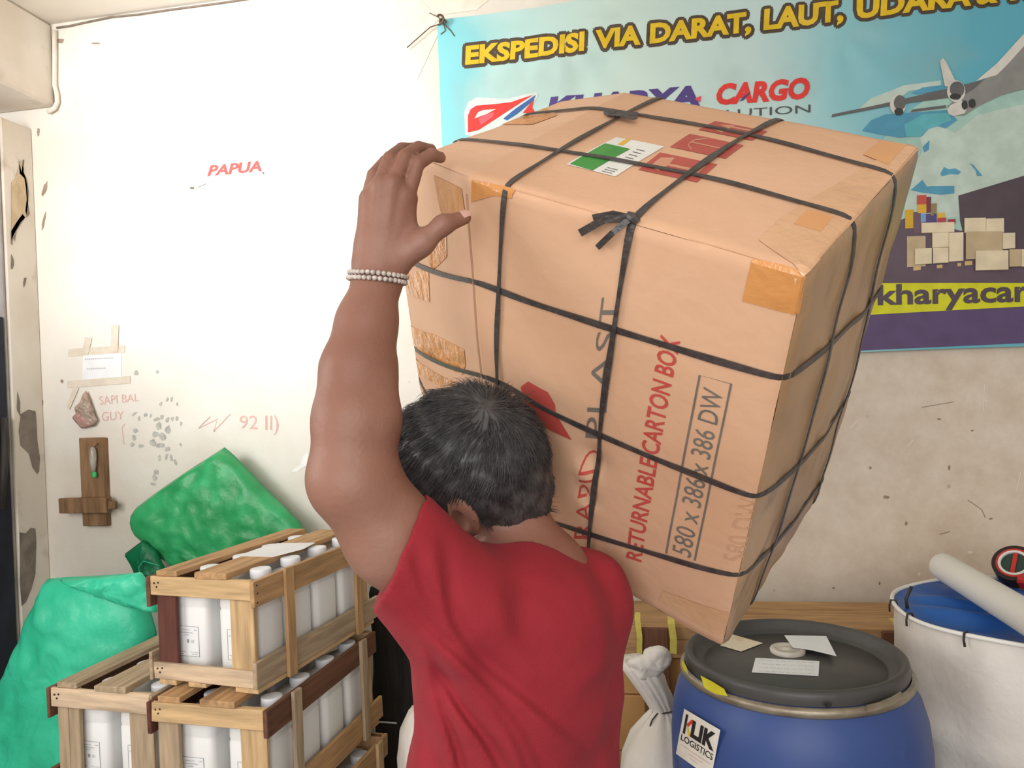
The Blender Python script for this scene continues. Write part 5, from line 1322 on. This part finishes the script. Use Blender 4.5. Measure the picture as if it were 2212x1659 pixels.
# neck and head
B.cone(NEC-UP*.03, HC-hu*.075-hf*.012, .062, .056, .03)
B.cone(NEC, .62*NEC+.38*RSH-UP*.03, .048, .034, .03); B.cone(NEC, .5*NEC+.5*LSH-UP*.012, .05, .042, .04)
B.ell(HC, HA, (.098, .077, .098), .01); B.ell(hp3(.028, 0, -.062), HA, (.070, .058, .060), .03); B.ell(hp3(.070, 0, -.098), HA, (.022, .026, .018), .02)
B.ell(hp3(.060, 0, -.035), HA, (.036, .050, .055), .03)
for sd in (1, -1):
    B.ell(hp3(.088, .031*sd, -.004), HA, (.018, .020, .012), .012, mode='sub')
    B.ell(hp3(.082, .030*sd, .012), HA, (.012, .024, .007), .010); B.ell(hp3(.070, .045*sd, -.035), HA, (.022, .018, .018), .018)
    B.ell(hp3(.080, .031*sd, -.005), HA, (.0125, .0125, .0115), .002)
    # ear: shell with a hollow, lobe and rim
    e = hp3(.012, .075*sd, -.027)
    B.ell(e+hs*sd*.006, [hf*.92+hs*sd*-.3, hs*sd*.92+hf*.3, hu], (.023, .010, .040), .006)
    B.ell(e+hs*sd*.016+hf*.002, HA, (.010, .007, .018), .004, mode='sub')
    B.ell(e-hu*.026+hf*.004+hs*sd*.004, HA, (.009, .006, .010), .006)
B.cone(hp3(.094, 0, -.005), hp3(.114, 0, -.040), .008, .0115, .012); B.ell(hp3(.104, .012, -.044), HA, (.010, .008, .007), .008); B.ell(hp3(.104, -.012, -.044), HA, (.010, .008, .007), .008)
B.ell(hp3(.094, 0, -.067), HA, (.008, .021, .005), .005); B.ell(hp3(.092, 0, -.077), HA, (.008, .018, .006), .005)
# left arm
B.chain([LSH, J(848, 1160, .925), J(775, 1050, .902)], [.048, .0545, .052], .02)
B.chain([ELB, J(771, 905, .907), J(775, 800, .920), J(792, 700, .935), WRI], [.048, .0485, .0425, .034, .0275], .02)
B.ell(J(736, 1030, .900), [CR, CF, CU], (.026, .028, .032), .03)
bk = -CF                                                             # back of the hand faces the camera
# left hand
mc0 = [J(846, 556, 0.950), J(830, 556, 0.946), J(812, 558, 0.946), J(797, 562, 0.950)]
mcp = [J(877, 428, 0.952), J(850, 400, 0.944), J(822, 404, 0.944), J(799, 432, 0.952)]
for a, b in zip(mc0, mcp):
    B.cone(a, b, .0150, .0118, .014); B.cone(a+CF*.012, b+CF*.008, .0150, .011, .014)
for a, b in zip(mc0, mcp):
    B.cone(a-CF*.0125, b-CF*.0085, .0035, .0050, .008); B.ell(b-CF*.004+CU*.002, [CR, CF, CU], (.0095, .010, .010), .006)
B.cone(WRI, J(822, 540, 0.952), .0275, .026, .02, flat=(CF, 1.25))
fing = [([J(880, 424, .952), J(902, 353, .955), J(932, 334, .970), J(952, 341, .986)], [.0100, .0092, .0084, .0070]),
        ([J(849, 396, .944), J(874, 339, .953), J(904, 319, .978), J(932, 324, 1.0)], [.0103, .0093, .0085, .0072]),
        ([J(818, 404, .944), J(842, 342, .958), J(868, 321, .988), J(896, 320, 1.012)], [.0098, .0088, .0080, .0069]),
        ([J(793, 436, .954), J(807, 378, .968), J(832, 348, .992), J(854, 338, 1.014)], [.0092, .0084, .0076, .0064])]
for pts, rs in fing: B.chain(pts, rs, .0012)
thumb = [J(862, 560, 0.948), J(912, 524, 0.944), J(957, 486, 0.944), J(1003, 470, 0.958)]
B.chain(thumb, [.0180, .0140, .0112, .0088], .010)
B.cone(J(868, 470, 0.958), J(898, 528, 0.954), .010, .013, .016)
# right arm, under the carton
e_ = b2w((.05, 0, 0)); RW = e_-_ax[2]*.045-_ax[1]*.03; RE = J(1150, 1530, 1.30)
B.chain([RSH, .5*(RSH+RE), RE], [.044, .046, .043], .02); B.chain([RE, .35*RW+.65*RE, RW], [.043, .043, .027], .02)
for k in range(4):
    o = _ax[0]*(-.03+.020*k); b0 = RW+o*.6; b1 = RW+_ax[1]*.075+_ax[2]*.012+o
    B.cone(b0, b1, .014, .0115, .012)
    B.chain([b1, b1+_ax[1]*.035+_ax[2]*.006, b1+_ax[1]*.058+_ax[2]*.008, b1+_ax[1]*.075+_ax[2]*.008], [.0105, .0095, .0085, .0072], .003)
B.chain([RW+_ax[1]*.01, RW+_ax[0]*.04+_ax[1]*.035, RW+_ax[0]*.062+_ax[1]*.05+_ax[2]*.008], [.016, .0125, .009], .01)
# legs
LH_, RH_ = hipc-SIDE*.085, hipc+SIDE*.085
for H_, st in ((LH_, .06), (RH_, -.05)):
    kn = np.array([H_[0], H_[1], .42])+FACE*(.03+st*.6); an = np.array([H_[0], H_[1], .075])+FACE*(st-.03)
    B.chain([H_-UP*.02, kn], [.086, .056], .03); B.chain([kn, .6*kn+.4*an-FACE*.012, an], [.053, .052, .034], .02)
    toe = an+FACE*.15; toe[2] = .022; heel = an-FACE*.035; heel[2] = .030
    B.chain([heel, an*.6+toe*.4-UP*.012, toe], [.030, .034, .022], .02)
B.f = np.maximum(B.f, (-(B.lo[2]+B.h*np.arange(B.n[2]))+.001).astype(np.float32)[None, None, :])
body_o = B.mesh('body', M_skin, man, label='brown skin')
# nails (thumb shows)
def nail(c, axis, nrm, w, l):
    axis = axis/np.linalg.norm(axis); nrm = nrm-axis*(nrm@axis); nrm /= np.linalg.norm(nrm); s = np.cross(axis, nrm)
    V, F = [], []
    for i in range(5):
        for j in range(5):
            u, v = (i-2)/2, (j-2)/2
            q = c+axis*l*u*(1-.18*v*v)+s*w*v+nrm*(-.35*w*v*v-.0006*u*u)
            V.append(q)
    for i in range(4):
        for j in range(4): k = i*5+j; F.append((k, k+1, k+6, k+5))
    return V, F
tt = thumb[3]-thumb[2]; tn = -CF*.8+CU*.35
tc_ = thumb[3]-tt*.03; n_ = tn-tt*(tn@tt)/(tt@tt); n_ /= np.linalg.norm(n_)
prt = [nail(tc_+n_*.0096, tt, n_, .0058, .0066)]
for pts, rs in fing:
    ax = pts[3]-pts[2]; n2 = CU*.9-CF*.2; n2 = n2-ax*(n2@ax)/(ax@ax); n2 /= np.linalg.norm(n2)
    prt.append(nail(pts[3]-ax*.05+n2*(rs[3]+.0008), ax, n2, .0046, .0054))
for v, f in prt: mobj('finger_nail', v, f, M_nailp, body_o, smooth=True)
# bead bracelet and small ear stud
wd = (J(824, 560, .93)-J(806, 650, .925)); wd /= np.linalg.norm(wd)
wc = J(816, 600, .949); a1 = np.cross(wd, -CF); a1 /= np.linalg.norm(a1); a2 = np.cross(wd, a1)
M_bead = mat('white_beads', srgb(222, 210, 200), srgb(170, 158, 150), scale=120, rough=.35)
bm = bmesh.new()
for row in (0, 1):
    for k in range(34):
        a = 2*math.pi*(k+.5*row)/34; q = wc+.0345*(math.cos(a)*a1+math.sin(a)*a2)+wd*(.0034*(row*2-1)+.006*math.sin(a+.6))
        bmesh.ops.create_icosphere(bm, subdivisions=1, radius=.0036, matrix=Matrix.Translation(tuple(q)))
bm_out(bm, 'bracelet', M_bead, man, smooth=True, label='bracelet of small pale beads on the raised wrist')
bm = bmesh.new(); q = hp3(.004, .085, -.062); bmesh.ops.create_icosphere(bm, subdivisions=2, radius=.0026, matrix=Matrix.Translation(tuple(q)))
bm_out(bm, 'ear_stud', M_bead, man, smooth=True)
# ---- t-shirt
S_ = Field((hipc[0]-.42, hipc[1]-.36, .62), (hipc[0]+.34, hipc[1]+.36, 1.42), .0036)
S_.ell(hipc+UP*.02, TA_, (.162, .120, .16), .04); S_.ell(belly, TA_, (.162, .124, .19), .05); S_.ell(chest, TA_, (.168, .120, .17), .05)
S_.cone(LSH, .5*(LSH+RSH)-UP*.035, .064, .072, .05); S_.cone(RSH, .5*(LSH+RSH)-UP*.03, .057, .074, .05); S_.cone(J(1165, 1250, 1.09), J(1292, 1246, 1.12), .030, .028, .03)
S_.cone(LSH, J(848, 1172, .925), .067, .071, .03); S_.cone(J(893, 1276, .955), J(985, 1352, 1.0), .036, .052, .04)
S_.cone(J(1014, 1430, 1.03), J(1016, 1800, 1.05), .048, .052, .03); S_.cone(J(1275, 1340, 1.12), J(1275, 1800, 1.12), .040, .045, .04)
S_.cone(RSH, RSH+(RE-RSH)*.6, .070, .066, .03)
# openings
an_ = -.90*CR+.40*CU-.10*CF; an_ /= np.linalg.norm(an_)
S_.cut(J(864, 1190, .93), an_, J(864, 1190, .93)-.16, J(864, 1190, .93)+.16)
S_.cut(np.array([0, 0, .66]), np.array([0, 0, -1.0]))
# cloth folds: soft ridges that run from the arm pit across the back
def cat(pts, n=8):
    p = [np.array(q, float) for q in pts]; p = [2*p[0]-p[1]]+p+[2*p[-1]-p[-2]]; out = []
    for i in range(1, len(p)-2):
        for t in np.arange(0, 1, 1/n): out.append(.5*((2*p[i])+(p[i+1]-p[i-1])*t+(2*p[i-1]-5*p[i]+4*p[i+1]-p[i+2])*t*t+(3*p[i]-p[i-1]-3*p[i+1]+p[i+2])*t**3))
    return np.array(out+[p[-2]])
# relief of the cloth, laid over the back as seen square on to it: (line, height, width, width of the steep side, start, end)
NU, NV, ST = 180, 190, 4.0
UU, VV_ = np.meshgrid(720+ST*np.arange(NU), 1000+ST*np.arange(NV), indexing='ij'); DISP = np.zeros_like(UU)
def ridge(pts, amp, w, ws):
    global DISP
    c = cat(pts); best = np.full(UU.shape, 1e9); tt_ = np.zeros_like(UU); sg = np.zeros_like(UU)
    seg = np.concatenate([[0], np.cumsum(np.linalg.norm(np.diff(c, axis=0), axis=1))])
    for i in range(len(c)-1):
        a_, b_ = c[i], c[i+1]; d_ = b_-a_; L2 = d_@d_
        t = np.clip(((UU-a_[0])*d_[0]+(VV_-a_[1])*d_[1])/L2, 0, 1)
        ex, ey = UU-a_[0]-t*d_[0], VV_-a_[1]-t*d_[1]; q = np.hypot(ex, ey); m = q < best
        best = np.where(m, q, best); tt_ = np.where(m, (seg[i]+t*(seg[i+1]-seg[i]))/seg[-1], tt_); sg = np.where(m, np.sign(d_[0]*ey-d_[1]*ex), sg)
    env = np.clip(np.sin(math.pi*np.clip(tt_, 0, 1)), 0, 1)**.7
    ww = np.where(sg > 0, w, ws)
    DISP += amp*env*(np.exp(-(best/ww)**2)-.75*np.exp(-((best-1.9*ws)/(1.2*ws))**2)*(sg < 0)*np.clip(best/ws, 0, 1))
ridge([(930, 1150), (944, 1256), (954, 1322), (975, 1374), (1016, 1430), (1078, 1486), (1150, 1545), (1260, 1640)], .0085, 34, 15)
ridge([(846, 1275), (884, 1330), (932, 1385), (990, 1440), (1064, 1515), (1124, 1600), (1170, 1720)], .0085, 28, 14)
ridge([(905, 1400), (940, 1470), (985, 1545), (1040, 1620), (1090, 1720)], .0080, 24, 12)
ridge([(915, 1440), (940, 1530), (970, 1620), (995, 1740)], .0070, 18, 10)
ridge([(1000, 1470), (1060, 1545), (1110, 1630), (1140, 1740)], .0060, 26, 13)
ridge([(870, 1180), (890, 1260), (925, 1330), (960, 1380)], .0045, 20, 14)
ridge([(1060, 1220), (1072, 1300), (1100, 1390), (1160, 1470)], .0035, 34, 26)
ridge([(1230, 1215), (1275, 1290), (1300, 1390), (1296, 1500)], .0035, 30, 22)
ridge([(1330, 1500), (1300, 1570), (1310, 1660), (1290, 1740)], .0040, 24, 16)
ridge([(1340, 1380), (1290, 1450), (1230, 1500)], .0030, 26, 18)
# hollow out the neck and the sleeve so that the cloth is open round neck and arm
S_.cone(NEC+UP*.030, HC-hu*.05, .052, .072, .006, mode='sub'); S_.cone(J(1060, 1150, 1.05), J(1310, 1135, 1.14), .034, .026, .006, mode='sub')
S_.chain([J(868, 1186, .932), J(842, 1160, .926), J(770, 1050, .902)], [.0575, .0600, .058], .004, mode='sub')
gx, gy, gz = [(S_.lo[i]+S_.h*np.arange(S_.n[i])).astype(np.float32) for i in range(3)]
G = np.meshgrid(gx, gy, gz, indexing='ij', sparse=True)
dd_ = [G[i]-np.float32(CAM[i]) for i in range(3)]
dep = dd_[0]*CF[0]+dd_[1]*CF[1]+dd_[2]*CF[2]
iu = ((IW/2+FPX*(dd_[0]*CR[0]+dd_[1]*CR[1]+dd_[2]*CR[2])/dep)-720)/ST; iv = ((IH/2-FPX*(dd_[0]*CU[0]+dd_[1]*CU[1]+dd_[2]*CU[2])/dep)-1000)/ST
iu = np.clip(iu, 0, NU-1.01); iv = np.clip(iv, 0, NV-1.01); i0 = iu.astype(np.int32); j0 = iv.astype(np.int32); fu = iu-i0; fv = iv-j0
DF = DISP.astype(np.float32)
S_.f -= ((DF[i0, j0]*(1-fu)+DF[i0+1, j0]*fu)*(1-fv)+(DF[i0, j0+1]*(1-fu)+DF[i0+1, j0+1]*fu)*fv).astype(np.float32)
S_.f += (.0016*np.sin(38*G[0]+21*G[2]+9*G[1])*np.sin(17*G[2]-24*G[0]+2) + .0008*np.sin(70*G[0]-44*G[1]+30*G[2])).astype(np.float32)
shirt = S_.mesh('t_shirt', M_red, man, label='red short-sleeved t-shirt')
# ---- trousers and sandals
T = Field((hipc[0]-.3, hipc[1]-.3, .03), (hipc[0]+.3, hipc[1]+.3, .93), .005)
T.ell(hipc, TA_, (.162, .119, .125), .04)
for H_, st in ((LH_, .06), (RH_, -.05)):
    kn = np.array([H_[0], H_[1], .42])+FACE*(.03+st*.6); an = np.array([H_[0], H_[1], .075])+FACE*(st-.03)
    T.chain([H_-UP*.02, kn, an+UP*.01], [.096, .072, .060], .03)
T.f = np.maximum(T.f, (.085-(T.lo[2]+T.h*np.arange(T.n[2]))).astype(np.float32)[None, None, :])
T.mesh('trousers', M_jean, man, label='dark long trousers')
for H_, st in ((LH_, .06), (RH_, -.05)):
    an = np.array([H_[0], H_[1], .0])+FACE*(st-.03); c_ = an+FACE*.055
    rg = []
    for k, z in ((.96, .0005), (1.02, .004), (1.02, .012), (.97, .015)):
        rg.append([tuple(c_+FACE*(.125*k*math.cos(a))+SIDE*(.046*k*math.sin(a)*(1+.2*math.cos(a)))+UP*z) for a in np.linspace(0, 2*math.pi, 33)[:-1]])
    V, F = loft(rg); mobj('sandal', V, F, M_shoe, man, smooth=False)
# ---- hair
hl_u = np.array([-.13, -.10, -.03, -.014, -.004, .016, .030, .040, .052, .064, .078, .10, .13]); hl_w = np.array([-.116, -.116, -.108, -.085, -.022, -.018, -.052, -.056, -.050, -.022, .026, .046, .05])
Hh = Field(HC-.17, HC+.17, .0030)
sl, g = Hh._box(HC-.165, HC+.165, 0)
p = [g[i]-HC[i] for i in range(3)]
U = [p[0]*a[0]+p[1]*a[1]+p[2]*a[2] for a in HA]
def ellf(U, c, R):
    q = [(U[i]-c[i]) for i in range(3)]; k0 = np.sqrt(sum((q[i]/R[i])**2 for i in range(3))); k1 = np.sqrt(sum((q[i]/R[i]**2)**2 for i in range(3)))+1e-9
    return k0*(k0-1)/k1
d = ellf(U, (0, 0, .004), (.107, .0855, .107)); d2 = ellf(U, (-.040, 0, -.062), (.056, .060, .068)); d3 = ellf(U, (.080, .004, .046), (.038, .056, .029))
def sm(a, b, k): h = np.clip(.5+.5*(a-b)/k, 0, 1); return a*(1-h)+b*h-k*h*(1-h)
d = sm(sm(d, d2, .03), d3, .03)
clump = .0010*np.sin(90*U[0]+60*U[2]+14*np.sin(40*U[1]))*np.sin(50*U[1]+46*U[2]+2)+.0008*np.sin(140*U[0]-90*U[2]+70*U[1])
line = np.interp(U[0], hl_u, hl_w)+.004*np.sin(260*U[0])
d = np.maximum(d+clump, (line-U[2])*.75)
Hh.f[sl] = d.astype(np.float32)
hair = Hh.mesh('hair', M_hair, man, label='short black hair')
me = hair.data; nv = len(me.vertices); co = np.empty(nv*3, np.float32); me.vertices.foreach_get('co', co); co = co.reshape(-1, 3)
no = np.empty(nv*3, np.float32); me.vertices.foreach_get('normal', no); no = no.reshape(-1, 3)
crown = hp3(-.050, .012, .098)
V, F = [], []
pick = RNG.integers(0, nv, 15000)
for i in pick:
    c_ = co[i].astype(float); n = no[i].astype(float); rel = c_-HC; w_ = rel@hu; u_ = rel@hf
    if n@rel < 0: continue
    fl = c_-crown; fl = fl-n*(fl@n); L = np.linalg.norm(fl)
    fl = fl/L if L > 1e-6 else hf
    tuft = np.array(noise.noise_vector(Vector(tuple(c_*55.0))))*.75+np.array(noise.noise_vector(Vector(tuple(c_*140.0))))*.35
    fl = fl+hf*(.45 if w_ > .02 else .05)-hu*.25+tuft+RNG.normal(0, .08, 3); fl = fl-n*(fl@n); fl /= np.linalg.norm(fl)+1e-9
    top = min(1.0, max(0.0, (w_+.02)/.06))
    ln = RNG.uniform(.018, .030)*(1-top)+RNG.uniform(.030, .052)*top
    lift = (.30+.10*top)*RNG.uniform(.3, 1.2)*(1+.8*(1+noise.noise(Vector(tuple(c_*70.0+5.0)))) if L < .05 or u_ > .05 else 1)
    s = np.cross(fl, n); wd_ = RNG.uniform(.0004, .0009); b0 = len(V)
    for k, t in enumerate((0, .35, .7, 1.0)):
        q = c_-n*.002+fl*ln*t*(1-.15*t)+n*ln*(lift*t-lift*.75*t*t)-n*ln*ln*t*t*(1.2+2.0*top)
        w2 = wd_*(1-.85*t)
        V += [q-s*w2, q+s*w2, q+n*w2]
    for k in range(3):
        for m_ in range(3):
            l = (m_+1) % 3; F.append((b0+k*3+m_, b0+k*3+l, b0+k*3+3+l, b0+k*3+3+m_))
print('strands', len(V)//12)
mobj('hair_strands', V, F, M_hair, hair, smooth=True, kind='stuff')
bpy.context.view_layer.update()
